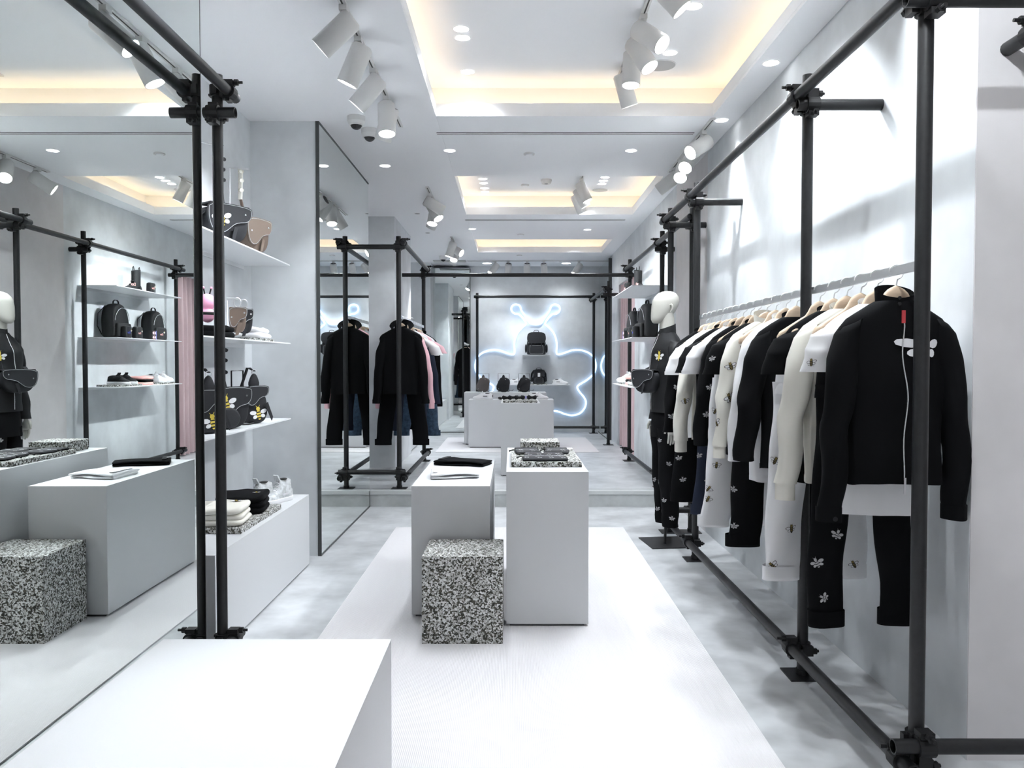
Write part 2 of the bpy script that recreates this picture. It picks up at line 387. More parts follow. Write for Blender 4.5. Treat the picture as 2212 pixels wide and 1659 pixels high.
class Frame:
    def __init__(s, label, o):
        s.o = Vector(o); s.r = thing('scaffold_frame', label, 'frame', o)
    def p(s, q): return Vector(q) - s.o
    def pipe(s, name, a, b, r=0.024):
        MB().pipe(s.p(a), s.p(b), r).build(name, M_PIPE, s.r)
    def post(s, x, y, z0, z1): s.pipe('post', (x, y, z0 + 0.006), (x, y, z1)); s.plate(x, y, z0)
    def plate(s, x, y, z):
        q = s.p((x, y, z)); b = MB().box(q.x - .075, q.x + .075, q.y - .075, q.y + .075, q.z, q.z + .006)
        b.cyl((q.x, q.y), .029, q.z + .006, q.z + .03, 14); b.build('base_plate', M_PIPE, s.r)
    def clamp(s, q, n, flip=False):
        ang = math.atan2(n[1], n[0]); m = Matrix.Translation(s.p(q)) @ Matrix.Rotation(ang, 4, 'Z')
        if flip: m = m @ Matrix.Rotation(PI, 4, 'X')
        c = link('clamp', CL, s.r, M=m); link('bolt', BO, c); link('bolt', BO2, c)
    def bar(s, a, b, h=0.030, wd=0.014):
        a = s.p(a); b = s.p(b)
        MB().box(a.x - wd / 2, a.x + wd / 2, a.y, b.y, a.z - h / 2, a.z + h / 2).build('hanging_rail', M_CHROME, s.r)
TZ, BZ = 2.565, 0.125
F = Frame('long black scaffold pipe frame carrying the main clothes rail', (1.30, 4.5, 0)); F1 = F
for y in (2.53, 3.53, 5.62, 6.55): F.post(1.30, y, 0, 2.66)
F.post(1.478, 6.55, 0, 2.66)
F.pipe('rail', (1.248, 2.46, TZ), (1.248, 6.66, TZ)); F.pipe('rail', (1.248, 2.44, BZ), (1.248, 6.66, BZ))
for y in (2.53, 3.53, 5.62, 6.55): F.clamp((1.30, y, TZ), (-1, 0)); F.clamp((1.30, y, BZ), (-1, 0))
for y in (3.53, 5.62):
    F.pipe('stub', (1.235, y - .052, 2.515), (XR, y - .052, 2.515)); F.clamp((1.30, y, 2.515), (0, -1), True)
F.pipe('cross_pipe', (1.21, 2.478, 2.515), (2.6, 2.478, 2.515)); F.clamp((1.30, 2.53, 2.515), (0, -1), True)
F.pipe('cross_pipe', (1.20, 2.478, 0.19), (2.6, 2.478, 0.19)); F.clamp((1.30, 2.53, 0.19), (0, -1))
F.pipe('cross_pipe', (1.235, 6.498, 2.515), (1.575, 6.498, 2.515)); F.pipe('cross_pipe', (1.235, 6.498, 0.19), (1.54, 6.498, 0.19))
for x in (1.30, 1.478): F.clamp((x, 6.55, 2.515), (0, -1), True); F.clamp((x, 6.55, 0.19), (0, -1), True)
F.pipe('stub', (1.70, 2.05, 2.475), (1.70, 2.765, 2.475)); F.clamp((1.752, 2.63, 2.475), (-1, 0)); F.pipe('stub', (1.752, 2.63, 2.35), (1.752, 2.63, 2.62))
HZ = 1.715; HX = 1.32
F.bar((HX, 2.56, HZ), (HX, 3.50, HZ)); F.bar((HX, 3.56, HZ), (HX, 5.59, HZ))

F = Frame('black pipe frame standing in front of the three backpack shelves', (1.49, 9.0, ZP))
for y in (7.93, 10.10): F.post(1.49, y, ZP, 2.70)
F.pipe('rail', (1.438, 6.46, 2.58), (1.438, 10.22, 2.58)); F.pipe('rail', (1.438, 7.84, .275), (1.438, 10.22, .275))
for y in (7.93, 10.10): F.clamp((1.49, y, 2.58), (-1, 0)); F.clamp((1.49, y, .275), (-1, 0))
F.pipe('stub', (1.41, 7.878, 2.515), (XR, 7.878, 2.515)); F.clamp((1.49, 7.93, 2.515), (0, -1), True)
F.pipe('cross_pipe', (-1.38, 10.048, 2.50), (1.56, 10.048, 2.50)); F.clamp((1.49, 10.10, 2.50), (0, -1), True)

F = Frame('black pipe frame around the neon bee on the back wall', (0.4, 13.5, ZP))
F.post(1.46, 12.05, ZP, 2.63); F.post(1.44, 14.05, ZP, 2.62); F.post(-0.613, 14.05, ZP, 2.62)
F.pipe('rail', (1.406, 11.95, 2.50), (1.39, 14.15, 2.50)); F.clamp((1.46, 12.05, 2.50), (-1, 0)); F.clamp((1.44, 14.05, 2.50), (-1, 0))
F.pipe('cross_pipe', (-.67, 13.998, 2.555), (1.54, 13.998, 2.555)); F.pipe('cross_pipe', (-.67, 13.998, .26), (1.54, 13.998, .26))
for x in (1.44, -.613): F.clamp((x, 14.05, 2.555), (0, -1), True); F.clamp((x, 14.05, .26), (0, -1), True)
F.pipe('stub', (1.37, 11.998, 2.42), (1.595, 11.998, 2.42)); F.clamp((1.46, 12.05, 2.42), (0, -1), True)

F = Frame('black pipe frame carrying the black hoodie on the raised floor', (-1.117, 9.0, ZP)); F4 = F
for y in (7.87, 10.09): F.post(-1.117, y, ZP, 2.64)
F.pipe('rail', (-1.065, 7.78, 2.57), (-1.065, 10.2, 2.57)); F.pipe('rail', (-1.065, 7.78, .26), (-1.065, 10.2, .26))
for y in (7.87, 10.09): F.clamp((-1.117, y, 2.57), (1, 0)); F.clamp((-1.117, y, .26), (1, 0))
F.pipe('cross_pipe', (-1.55, 7.818, 2.53), (-1.05, 7.818, 2.53)); F.pipe('cross_pipe', (-1.55, 7.818, .32), (-1.05, 7.818, .32))
F.clamp((-1.117, 7.87, 2.53), (0, -1), True); F.clamp((-1.117, 7.87, .32), (0, -1)); F.clamp((-1.117, 10.09, 2.50), (0, -1), True)
F.bar((-1.117, 7.91, 1.85), (-1.117, 10.06, 1.85))

F = Frame('black pipe frame running along the huge mirror', (-1.335, 2.3, 0))
for y in (3.64, 0.6): F.post(-1.335, y, 0, 2.70)
F.pipe('rail', (-1.283, -1.0, 2.625), (-1.283, 3.73, 2.625)); F.pipe('rail', (-1.283, -1.0, .125), (-1.283, 3.73, .125))
for y in (3.64, 0.6): F.clamp((-1.335, y, 2.625), (1, 0)); F.clamp((-1.335, y, .125), (1, 0))
F.pipe('stub', (-1.376, 3.588, 2.515), (-1.235, 3.588, 2.515)); F.clamp((-1.335, 3.64, 2.515), (0, -1), True)

# ------------------------------------------------------------------ pedestals, shelves, trays
def pedestal(label, x0, x1, y0, y1, z0, h, name='display_plinth'):
    r = thing(name, label, 'display plinth', ((x0 + x1) / 2, (y0 + y1) / 2, z0)); a, d = (x1 - x0) / 2, (y1 - y0) / 2
    b = MB(); g = 0.004
    b.box(-a, a, -d, d, 0.012, h); b.build('body', M_BOX, r)
    MB().box(-a + .02, a - .02, -d + .012, d - .02, 0.0, 0.012).build('base', M_PLINTH, r)
    return r
pedestal('tall white plinth with black pouches on a speckled tray', -.030, .403, 4.168, 5.36, .008, .817)
pedestal('lower white plinth with folded trousers, beside the tall one', -.549, -.120, 4.324, 5.53, .008, .718)
pedestal('large white plinth at the bottom edge, with a bare top', -.856, -.297, 0.75, 1.94, .008, .712)
pedestal('white plinth at the top of the step with a tray of bows', -.122, .310, 8.74, 9.94, ZP, .803)
pedestal('wide white block with two white sneakers, behind the step plinth', -.633, .609, 11.58, 11.99, ZP + .008, .698)
pedestal('taller white block with three grey sling bags', -.723, .517, 12.02, 12.44, ZP + .008, .788)
r = pedestal('long low white bench unit in the bag alcove', -1.868, -1.40, 3.73, 5.47, 0, .49, 'bench_unit')
r = pedestal('low white bench unit behind the hoodie rail', -1.94, -1.42, 11.0, 13.2, ZP, .45, 'bench_unit')

def shelf(label, x0, x1, y0, y1, z):
    r = thing('wall_shelf', label, 'shelf', ((x0 + x1) / 2, (y0 + y1) / 2, z)); a, d = (x1 - x0) / 2, (y1 - y0) / 2
    MB().box(-a, a, -d, d, -.008, 0).build('board', M_SHELF, r)
    b = MB()
    wall_x = x1 > 1.5 or x0 < -1.5
    if wall_x:
        s = 1 if x1 > 1.5 else -1
        b.box(min(s * a, s * (a - .006)), max(s * a, s * (a - .006)), -d, d, -.035, -.008)
    else: b.box(-a, a, d - .006, d, -.035, -.008)
    b.build('bracket', M_SHELF, r)
    return r
shelf('thin white shelf high in the alcove under the brown bag', -1.868, -1.545, 3.70, 5.56, 2.08)
shelf('thin white shelf under the pink plush bee', -1.868, -1.545, 3.70, 5.56, 1.536)
shelf('thin white shelf under the bee sling bags', -1.868, -1.545, 3.70, 5.56, 1.012)
shelf('top shelf of the right bay, under the black boot', 1.20, 1.598, 8.00, 9.56, 2.175)
shelf('middle shelf of the right bay, under the black backpacks', 1.20, 1.598, 8.00, 9.56, 1.655)
shelf('lowest shelf of the right bay, under the sneakers', 1.20, 1.598, 8.00, 9.56, 1.15)
shelf('small shelf under the large grey backpack inside the neon bee', .19, .68, 13.95, 14.29, 1.535)
shelf('long shelf under the small backpack on the back wall', -.18, 1.03, 13.95, 14.29, 1.006)
shelf('small white shelf beyond the grey pillar', -1.945, -1.62, 11.1, 13.1, 2.13)

def chipbox(name, label, cat, x0, x1, y0, y1, z0, z1, group=None):
    cx, cy = (x0 + x1) / 2, (y0 + y1) / 2
    b = MB(); n = max(2, int((x1 - x0) / .03)); e = .0035
    # slightly crumbly block: subdivided faces jittered
    def face(o, u, v, nu, nv):
        o, u, v = Vector(o), Vector(u), Vector(v)
        nn = u.cross(v).normalized()
        def fn(a, c):
            p = o + u * a + v * c
            if 0 < a < 1 and 0 < c < 1: p = p + nn * (mnoise.noise(p * 60) * e)
            else: p = p + Vector((mnoise.noise(p * 55), mnoise.noise(p * 55 + Vector((9, 0, 0))), mnoise.noise(p * 55 + Vector((0, 9, 0))))) * e
            return p
        b.grid(fn, nu, nv, smooth=False)
    X, Y, Zh = x1 - x0, y1 - y0, z1 - z0; a, d = X / 2, Y / 2
    k = lambda L: max(1, min(20, int(L / .02)))
    face((-a, -d, 0), (X, 0, 0), (0, 0, Zh), k(X), k(Zh)); face((a, d, 0), (-X, 0, 0), (0, 0, Zh), k(X), k(Zh))
    face((a, -d, 0), (0, Y, 0), (0, 0, Zh), k(Y), k(Zh)); face((-a, d, 0), (0, -Y, 0), (0, 0, Zh), k(Y), k(Zh))
    face((-a, -d, Zh), (X, 0, 0), (0, Y, 0), k(X), k(Y)); face((-a, d, 0), (X, 0, 0), (0, -Y, 0), k(X), k(Y))
    o = b.build(name, M_CHIP, loc=(cx, cy, z0)); return tag(o, label, cat, group)
chipbox('cube_stool', 'speckled black and white rubber cube stool on the carpet', 'stool', -.445, -.046, 3.903, 4.30, .008, .441)
chipbox('display_tray', 'speckled slab under the black pouches on the tall plinth', 'display tray', -.003, .382, 4.36, 5.02, .8255, .853)
chipbox('display_tray', 'thick speckled slab standing behind the pouches on the tall plinth', 'display tray', .056, .30, 5.03, 5.28, .8255, .895)
chipbox('display_tray', 'speckled slab under the folded sweaters in the alcove', 'display tray', -1.74, -1.435, 4.20, 4.93, .4905, .52)
chipbox('display_tray', 'speckled slab under the dark bows on the step plinth', 'display tray', -.10, .28, 8.80, 9.4, ZP + .8035, ZP + .825)
chipbox('display_tray', 'small speckled slab under the small rear backpack', 'display tray', .33, .62, 14.0, 14.25, 1.0065, 1.02)
chipbox('display_tray', 'speckled slab under the black sneakers on the right bay shelf', 'display tray', 1.26, 1.5, 8.15, 8.66, 1.1505, 1.17)
chipbox('display_tray', 'speckled slab under the white sneakers on the right bay shelf', 'display tray', 1.26, 1.5, 9.16, 9.5, 1.1505, 1.17)
chipbox('display_tray', 'speckled slab under the white folded shirts in the alcove', 'display tray', -1.82, -1.60, 4.95, 5.36, 1.5365, 1.555)

# ------------------------------------------------------------------ bees (embroidered patches)
def ell(cx, cz, rx, rz, rot=0, n=10):
    c, s = math.cos(rot), math.sin(rot)
    return [(cx + rx * math.cos(a) * c - rz * math.sin(a) * s, cz + rx * math.cos(a) * s + rz * math.sin(a) * c) for a in [2 * PI * k / n for k in range(n)]]
BEE_MATS = [M_WHT, M_YEL, M_BLK]
M_GOLD = mat('muted gold thread', (0.30, 0.22, 0.07), 0.8)
M_PALE = mat('pale grey embroidery', (0.42, 0.42, 0.43), 0.8)
BEE_PALE = [M_PALE, M_PALE, M_BLK]; BEE_GOLD = [M_WHT, M_GOLD, M_BLK]
def bee_polys(dark=True):
    # generic bee seen from above, unit size, wings / body / stripes / feelers
    W = 0; P = []
    for s in (-1, 1):
        P.append((ell(s * .36, .09, .23, .135, s * .18), 0, 0)); P.append((ell(s * .27, -.19, .15, .115, -s * .3), 0, 0))
    P.append((ell(0, -.08, .15, .34), 1, 1)); P.append((ell(0, .30, .13, .13), 1, 1))
    for z in (-.28, -.10, .08): P.append(([(-.13, z - .035), (.13, z - .035), (.13, z + .035), (-.13, z + .035)], 2, 2))
    for s in (-1, 1): P.append(([(s * .04, .40), (s * .07, .40), (s * .15, .52), (s * .12, .52)][::s], 3, 2 if not dark else 1))
    return P
def bee_mesh(fn, size, rot=0.0, outline=False, dark=True, eps=0.0022):
    """fn(a, c, h) -> point at surface offsets a, c (metres) and height h"""
    b = MB(); c0, s0 = math.cos(rot), math.sin(rot)
    for poly, layer, mi in bee_polys(dark):
        if outline:      # dark line bee on pale cloth: a dark backing under each shape
            cx = sum(p[0] for p in poly) / len(poly); cz = sum(p[1] for p in poly) / len(poly)
            big = [(cx + (x - cx) * 1.28, cz + (z - cz) * 1.28) for x, z in poly]
            pts = [fn((x * c0 - z * s0) * size, (x * s0 + z * c0) * size, eps + layer * .0006) for x, z in big]
            b.add(pts, [tuple(range(len(pts)))], 2)
        pts = [fn((x * c0 - z * s0) * size, (x * s0 + z * c0) * size, eps + .0003 + layer * .0006) for x, z in poly]
        b.add(pts, [tuple(range(len(pts)))], mi)
    return b
def flat_fn(o, u, v):
    o, u, v = Vector(o), Vector(u).normalized(), Vector(v).normalized(); n = u.cross(v)
    return lambda a, c, h: o + u * a + v * c + n * h

# ------------------------------------------------------------------ hangers and garments
def hanger_meshes(half):
    b = MB()
    def fn(u, v):
        x = -half + 2 * half * v; q = abs(x) / .190
        zc = -.026 - .116 * q ** 1.15; hh = .013 + .022 * math.exp(-(x / .050) ** 8) + .008 * q ** 2; tt = .008 + .013 * q ** 2
        k = 1.0 if 0.02 < v < 0.98 else 0.55
        a = 2 * PI * u; e = 0.7
        return (x, math.copysign(abs(math.cos(a)) ** e, math.cos(a)) * tt * k - .02 * q ** 2, zc + math.copysign(abs(math.sin(a)) ** e, math.sin(a)) * hh * k + .010 * math.exp(-(x / .050) ** 8))
    b.grid(fn, 12, 30, True, cap0=True, cap1=True)
    h = MB(); pts = [(0, 0, 0.015), (0, 0, .030)]
    for k in range(13):
        a = -PI * .42 + (PI * 1.42) * k / 12
        pts.append((.025 * math.cos(a), 0, .064 + .025 * math.sin(a)))
    pts[1] = (.004, 0, .036)
    h.tube(pts, .0025, 7)
    return b.mesh('wood_body', M_WOOD), h.mesh('hook', M_CHROME)
HW, HH = hanger_meshes(.190); HWS, _ = hanger_meshes(.150)
def hanger(label, x, y, zr, rz=0, group=None):
    r = thing('clothes_hanger', label, 'hanger', (x, y, zr - .073), rz, group)
    link('wood_body', HW if ('trousers' in label or 'jeans' in label) else HWS, r); link('hook', HH, r); return r

def lerpk(keys, z):
    for (z0, *a), (z1, *b) in zip(keys, keys[1:]):
        if z0 >= z >= z1:
            k = (z0 - z) / (z0 - z1) if z0 != z1 else 0; k = k * k * (3 - 2 * k) * .5 + k * .5
            return [p + (q - p) * k for p, q in zip(a, b)]
    return list(keys[-1][1:])
class Loft:
    def __init__(s, fn): s.fn = fn
    def P(s, u, v): return Vector(s.fn(u, v))
    def local(s, u0, v0):
        p = s.P(u0, v0); e = .004
        du = s.P(u0 + e, v0) - s.P(u0 - e, v0); dv = s.P(u0, min(1, v0 + e)) - s.P(u0, v0 - e)
        lu, lv = du.length / (2 * e), dv.length / (2 * e)
        sgn = -1
        def f(a, c, h):
            u, v = u0 + a / lu, v0 - c / lv
            q = s.P(u, v); d1 = s.P(u + e, v) - s.P(u - e, v); d2 = s.P(u, v - e) - s.P(u, v + e)
            n = d1.cross(d2).normalized()
            return q + n * h
        return f
def body_loft(L, wd=1.0, ph=0.0, fold=1.0, th=1.0, flare=0.0):
    keys = [(0, .064, .042), (-.014, .090, .044), (-.040, .135, .047), (-.066, .172, .049), (-.096, .194, .052), (-.14, .188, .054), (-.22, .172, .056), (-.40, .163, .058), (-L, .163 + flare, .060)]
    def fn(u, v):
        z = -L * (v ** 1.25) if v < 1 else -L
        a, b = lerpk(keys, z); ang = 2 * PI * u
        e = .72; c, s = math.cos(ang), math.sin(ang)
        k = fold * min(1, v * 1.6)
        w = .006 * math.sin(5 * ang + 4 * v + ph) + .005 * math.sin(9 * ang - 7 * v + ph * 2) + .004 * math.sin(14 * v + ph)
        return (math.copysign(abs(c) ** e, c) * a * wd + w * k * .6, math.copysign(abs(s) ** e, s) * (b * th + w * k), z - .036 + .004 * math.sin(3 * ang + ph) * v)
    return Loft(fn)
def sleeve_loft(sd, L, r0=.062, r1=.043, out=.060, ph=0.0, fold=1.0, sx=.165):
    zt = -.06 - L
    K = [(0, .120, -.094, .036), (-.07, .160, -.110, .052), (-.18, .182, -.105 + .18 * (zt + .105), r0), (-.55, .165 + out * .75, -.105 + .55 * (zt + .105), r0 * .55 + r1 * .45), (-1, .165 + out, zt, r1)]
    def fn(u, v):
        x, z, r = lerpk(K, -v); y = -.012 * math.sin(PI * v) - .01 * v; a = 2 * PI * u
        fs_ = fold * (1 if L > .4 else .3)
        w = fs_ * (.004 * math.sin(3 * a + 11 * v + ph) + .004 * math.sin(17 * v + a * sd + ph)) * min(1, v * 4)
        return (sd * x + (r * .80 + w) * math.cos(a), y + (r * .90 + w) * math.sin(a), z - sd * math.cos(a) * r * .5 * max(0, 1 - v * 4))
    return Loft(fn)
def leg_loft(sd, z0, L, r0, r1, spread, ph=0.0, x0=.090):
    def fn(u, v):
        a = 2 * PI * u; z = z0 - L * v; x = sd * (x0 + spread * v ** 1.1)
        r = r0 + (r1 - r0) * v ** .7
        w = .005 * math.sin(3 * a + 9 * v + ph) + .004 * math.sin(15 * v + ph + a)
        return (x + (r + w) * math.cos(a), (r * .55 + w) * math.sin(a) + .012 * math.sin(5 * v + ph), z)
    return Loft(fn)
def collar(parent, m, h=.03, r=.064, b=.044, tilt=.026, z=-.046):
    c = MB()
    for sgn in (1, .9):
        def fn(u, v):
            a = 2 * PI * u; k = 1 + .05 * v
            return (r * k * sgn * math.cos(a), b * k * sgn * math.sin(a), z + h * v + tilt * math.sin(a) * 1.0 * (1 if v >= 0 else 0))
        c.grid(fn, 24, 3, True)
    return c.build('collar', m, parent)
def top(name, label, cat, m, x, y, zr, rz=0, L=.66, sl=.60, sr=(.062, .043), wd=1.0, out=.06, ph=None, cuff=None, hem=True, coll=.025, group=None, bees=(), th=.88, dark=True, flare=0.0, bee_out=False):
    ph = random.uniform(0, 6) if ph is None else ph
    r = thing(name, label, cat, (x, y, zr - .073), rz, group)
    bl = body_loft(L, wd, ph, th=th, flare=flare)
    MB().grid(bl.fn, 40, 26, True).build('body', m, r)
    lofts = {'body': bl}
    for sd in (-1, 1):
        s = sleeve_loft(sd, sl, sr[0], sr[1], out, ph + sd)
        so = MB().grid(s.fn, 24, 20, True).build('sleeve', m, r); lofts[sd] = s
        if cuff:
            def cf(u, v, s=s):
                p = s.P(u, 1); c = s.P(u + .5, 1); mid = (p + c) / 2
                k = (1.06 if cuff > 0 else .86); return mid + (p - mid) * k + Vector((0, 0, (.006 if cuff > 0 else 0) - abs(cuff) * v))
            MB().grid(cf, 24, 3, True).build('cuff', m, so)
    if coll: collar(r, m, coll)
    if hem:
        def hf(u, v):
            p = bl.P(u, 1.0); return Vector((p.x * 1.006, p.y * 1.02, p.z + .022 - .024 * v))
        MB().grid(hf, 40, 2, True).build('hem', m, r)
    for (wh, u, v, size, rot) in bees:
        par = r
        bee_mesh(lofts[wh].local(u, v), size, rot, bee_out, dark).build('bee_patch', BEE_GOLD if bee_out else BEE_PALE, par)
    return r, lofts
def trousers(name, label, cat, m, x, y, zr, rz=0, L=.80, z0=-.30, r0=.088, r1=.066, spread=.045, cuff=.055, group=None, bees=(), bee_out=False, dark=True, waist=True, ph=None):
    ph = random.uniform(0, 6) if ph is None else ph
    r = thing(name, label, cat, (x, y, zr - .073), rz, group)
    def hip(u, v):
        a = 2 * PI * u; z = -.165 - (abs(z0) - .165 + .05) * v; e = .7
        A = .165 + .018 * v; B = .022 + .022 * v
        w = .004 * math.sin(6 * a + ph) * v
        c, s = math.cos(a), math.sin(a)
        return (math.copysign(abs(c) ** e, c) * A, math.copysign(abs(s) ** e, s) * B + w, z)
    MB().grid(hip, 36, 8, True, cap0=True).build('waist', m, r)
    def belt(u, v):
        p = Vector(hip(u, .02)); return (p.x * 1.012, p.y * 1.1, -.162 - .035 * v)
    MB().grid(belt, 36, 2, True).build('waistband', m, r)
    for sd in (-1, 1): MB().box(sd * .12 - .012, sd * .12 + .012, -.030, .030, -.185, -.145).build('clip', M_CHROME, r)
    MB().tube([(-.15, 0, -.130), (-.12, 0, -.150), (.12, 0, -.150), (.15, 0, -.130)], .003, 6).build('clip_bar', M_CHROME, r)
    lofts = {}
    for sd in (-1, 1):
        s = leg_loft(sd, z0, L, r0, r1, spread, ph + sd); lofts[sd] = s
        g = MB().grid(s.fn, 28, 24, True).build('leg', m, r)
        if cuff:
            def cf(u, v, s=s):
                p = s.P(u, 1); c = s.P(u + .5, 1); mid = (p + c) / 2
                return mid + (p - mid) * (1.10 if v < .9 else 1.0) + Vector((0, 0, cuff - (cuff + .006) * min(v / .8, 1)))
            MB().grid(cf, 28, 5, True).build('cuff', m, g)
    for (wh, u, v, size, rot) in bees:
        bee_mesh(lofts[wh].local(u, v), size, rot, bee_out, dark).build('bee_patch', BEE_GOLD if bee_out else BEE_PALE, r)
    return r
def rbees(n, k, ws=(-1,), seed=0, size=.04, us=(.55, .80), vs=(.12, .92)):
    R = random.Random(seed); out = []
    for i in range(n): out.append((ws[i % len(ws)], R.uniform(*us), vs[0] + (vs[1] - vs[0]) * (i + R.uniform(.2, .8)) / n, size, R.uniform(-.7, .7)))
    return out

# ---- the main rail, from the end post backwards
GR = 'clothes on the main rail'
def H(desc, y, rz=0, x=HX, zr=HZ + .004): hanger('pale wooden hanger holding ' + desc, x, y, zr, rz)
zr = HZ + .004
# 1 black zip jacket
y = 2.745; rz = .06
jk, lf = top('jacket', 'black zip jacket with a white winged patch, nearest on the main rail', 'jacket', M_BLACKCLOTH, HX - .006, y, zr, rz, L=.622, sl=.685, sr=(.064, .047), out=.058, ph=1.0, cuff=.05, coll=.045, th=1.05)
H('the black zip jacket', y, rz)
bl = lf['body']
pts = [bl.P(.75, .10 + .885 * k / 24) + Vector((.006 * math.sin(k * .55), -.004, 0)) for k in range(25)]
z1 = MB().tube(pts, .006, 8, flat=.5).build('zip', M_ZIP, jk)
t0 = pts[0] + Vector((0, -.006, .012)); zp_ = MB().box(t0.x - .006, t0.x + .006, t0.y - .004, t0.y, t0.z - .055, t0.z - .012).build('zip_pull', M_RED, z1)
t1 = pts[-1] + Vector((0, -.006, 0)); MB().box(t1.x - .004, t1.x + .004, t1.y - .003, t1.y, t1.z - .045, t1.z + .01).build('zip_pull', M_ZIP, z1)
bee_mesh(bl.local(.793, .33), .115, 0, False, eps=.004).build('bee_patch', BEE_MATS, jk)
for k, (sx, sz) in enumerate(((-.035, .015), (-.03, -.005))):
    MB().cyl((0, 0), .006, 0, .003, 12).build('button', M_BLACKNYLON, jk, loc=(-.01, -.052, -.028 - k * .02), rot=(PI / 2, 0, 0))
cf = lf[-1].P(.72, 1); MB().cyl((0, 0), .008, 0, .003, 12).build('button', M_BLACKNYLON, jk, loc=(cf.x + .004, cf.y - .006, cf.z - .03), rot=(PI / 2, 0, 0))
# 2..: (kind, label, y)
wt = dict(coll=.014, sl=.22, sr=(.070, .074), out=.055)
top('t_shirt', 'long white t-shirt hanging out below the black zip jacket', 't-shirt', M_WHITECLOTH, HX, 2.889, zr, .05, L=.755, ph=2.2, bees=[(-1, .60, .80, .030, .2)], bee_out=True, wd=1.02, **wt); H('the long white t-shirt', 2.889, .04)
trousers('trousers', 'black trousers with white bees behind the white t-shirt hem', 'trousers', M_BLACKCLOTH, HX + .01, 3.023, zr, .05, L=0.91, z0=-.33, r0=.085, r1=.064, spread=.055, bees=[(-1, .70, .40, .038, .4), (-1, .78, .62, .042, -.3), (-1, .62, .74, .044, .5), (-1, .70, .88, .036, 1.2), (1, .72, .52, .036, 0), (-1, .66, .52, .036, .1)], ph=.3); H('black trousers with white bees', 3.023, .04)
top('sweatshirt', 'cream sweatshirt with ribbed cuffs, nearest pale top on the rail', 'sweatshirt', M_CREAM, HX, 3.147, zr, .04, L=.68, sl=.66, sr=(.068, .052), out=.075, cuff=-.065, coll=.018, ph=.8, bees=[('body', .80, .35, .05, 0)], bee_out=True); H('the nearest cream sweatshirt', 3.147, .04)
top('t_shirt', 'black t-shirt between the cream sweatshirt and white trousers', 't-shirt', M_BLACKCLOTH, HX, 3.276, zr, .03, L=.70, ph=4.0, wd=1.04, coll=.014, sl=.235, sr=(.074, .080), out=.072); H('the black t-shirt before the white trousers', 3.276, .03)
trousers('trousers', 'white trousers with gold bees and rolled cuffs, nearest white pair', 'trousers', M_WHITECLOTH, HX - .01, 3.424, zr, .05, L=0.84, z0=-.33, r0=.098, r1=.072, spread=.070, bees=[(-1, .66, .20, .038, .2), (-1, .78, .74, .04, .2), (-1, .64, .93, .038, .9), (1, .75, .93, .036, .4), (-1, .6, .4, .036, -.4)], bee_out=True, ph=1.1); H('the nearest white trousers', 3.424, .05)
top('sweatshirt', 'plain black long-sleeved sweatshirt next to the middle post', 'sweatshirt', M_BLACKCLOTH, HX, 3.704, zr, .04, L=.70, sl=.64, sr=(.072, .058), out=.08, coll=.016, ph=2.9); H('the plain black sweatshirt', 3.704, .04)
top('shirt', 'crisp white long shirt behind the plain black sweatshirt', 'shirt', M_WHITECLOTH, HX, 3.848, zr, .04, L=.78, sl=.66, sr=(.06, .042), out=.085, coll=.02, ph=5.0); H('the crisp white shirt', 3.848, .04)
trousers('trousers', 'black trousers with rolled cuffs and bees, second black pair', 'trousers', M_BLACKCLOTH, HX - .01, 3.993, zr, .04, L=0.83, z0=-.33, r0=.098, r1=.078, spread=.060, bees=rbees(4, 0, (-1,), 3, .036), ph=2.0); H('the second black trousers', 3.993, .04)
top('hoodie', 'cream zip hoodie in the middle of the rail', 'hoodie', M_CREAM, HX, 4.138, zr, .04, L=.66, sl=.62, sr=(.062, .043), out=.075, cuff=-.06, coll=.05, ph=1.7, bees=rbees(3, 0, (-1,), 5, .045), bee_out=True); H('the cream zip hoodie', 4.138, .04)
top('t_shirt', 'black t-shirt behind the cream zip hoodie', 't-shirt', M_BLACKCLOTH, HX, 4.292, zr, .04, L=.70, ph=.9, wd=1.03, coll=.014, sl=.25, sr=(.072, .078), out=.070, bees=[(-1, .62, .6, .036, .2)]); H('the black t-shirt behind the hoodie', 4.292, .04)
trousers('trousers', 'white trousers with gold bees farther back on the rail', 'trousers', M_WHITECLOTH, HX - .02, 4.417, zr, .05, L=0.82, z0=-.33, r0=.105, r1=.082, spread=.080, bees=rbees(6, 0, (-1,), 8, .038), bee_out=True, ph=3.0); H('the farther white trousers', 4.417, .05)
top('sweatshirt', 'black sweatshirt dotted with small white bees', 'sweatshirt', M_BLACKCLOTH, HX, 4.559, zr, .04, L=.70, sl=.66, sr=(.068, .05), out=.08, coll=.016, ph=3.9, bees=rbees(3, 0, (-1,), 9, .04)); H('the bee-dotted black sweatshirt', 4.559, .04)
top('polo_shirt', 'white short-sleeved polo before the bee-dotted sweatshirt', 'polo shirt', M_WHITECLOTH, HX - .01, 4.70, zr, .04, L=.70, ph=2.5, wd=1.0, coll=.02, sl=.24, sr=(.068, .068), out=.090, cuff=.02); H('the white polo', 4.70, .04)
trousers('trousers', 'navy trousers near the far end of the main rail', 'trousers', M_NAVY, HX, 4.81, zr, .04, L=0.83, z0=-.33, r0=.10, r1=.08, spread=.05, bees=rbees(3, 0, (-1,), 2, .04), ph=4.0); H('the navy trousers', 4.81, .04)
top('t_shirt', 'black t-shirt with wide sleeves near the mannequin', 't-shirt', M_BLACKCLOTH, HX - .01, 4.903, zr, .05, L=.72, ph=1.4, wd=1.05, coll=.014, sl=.25, sr=(.074, .082), out=.078); H('the wide black t-shirt', 4.903, .04)
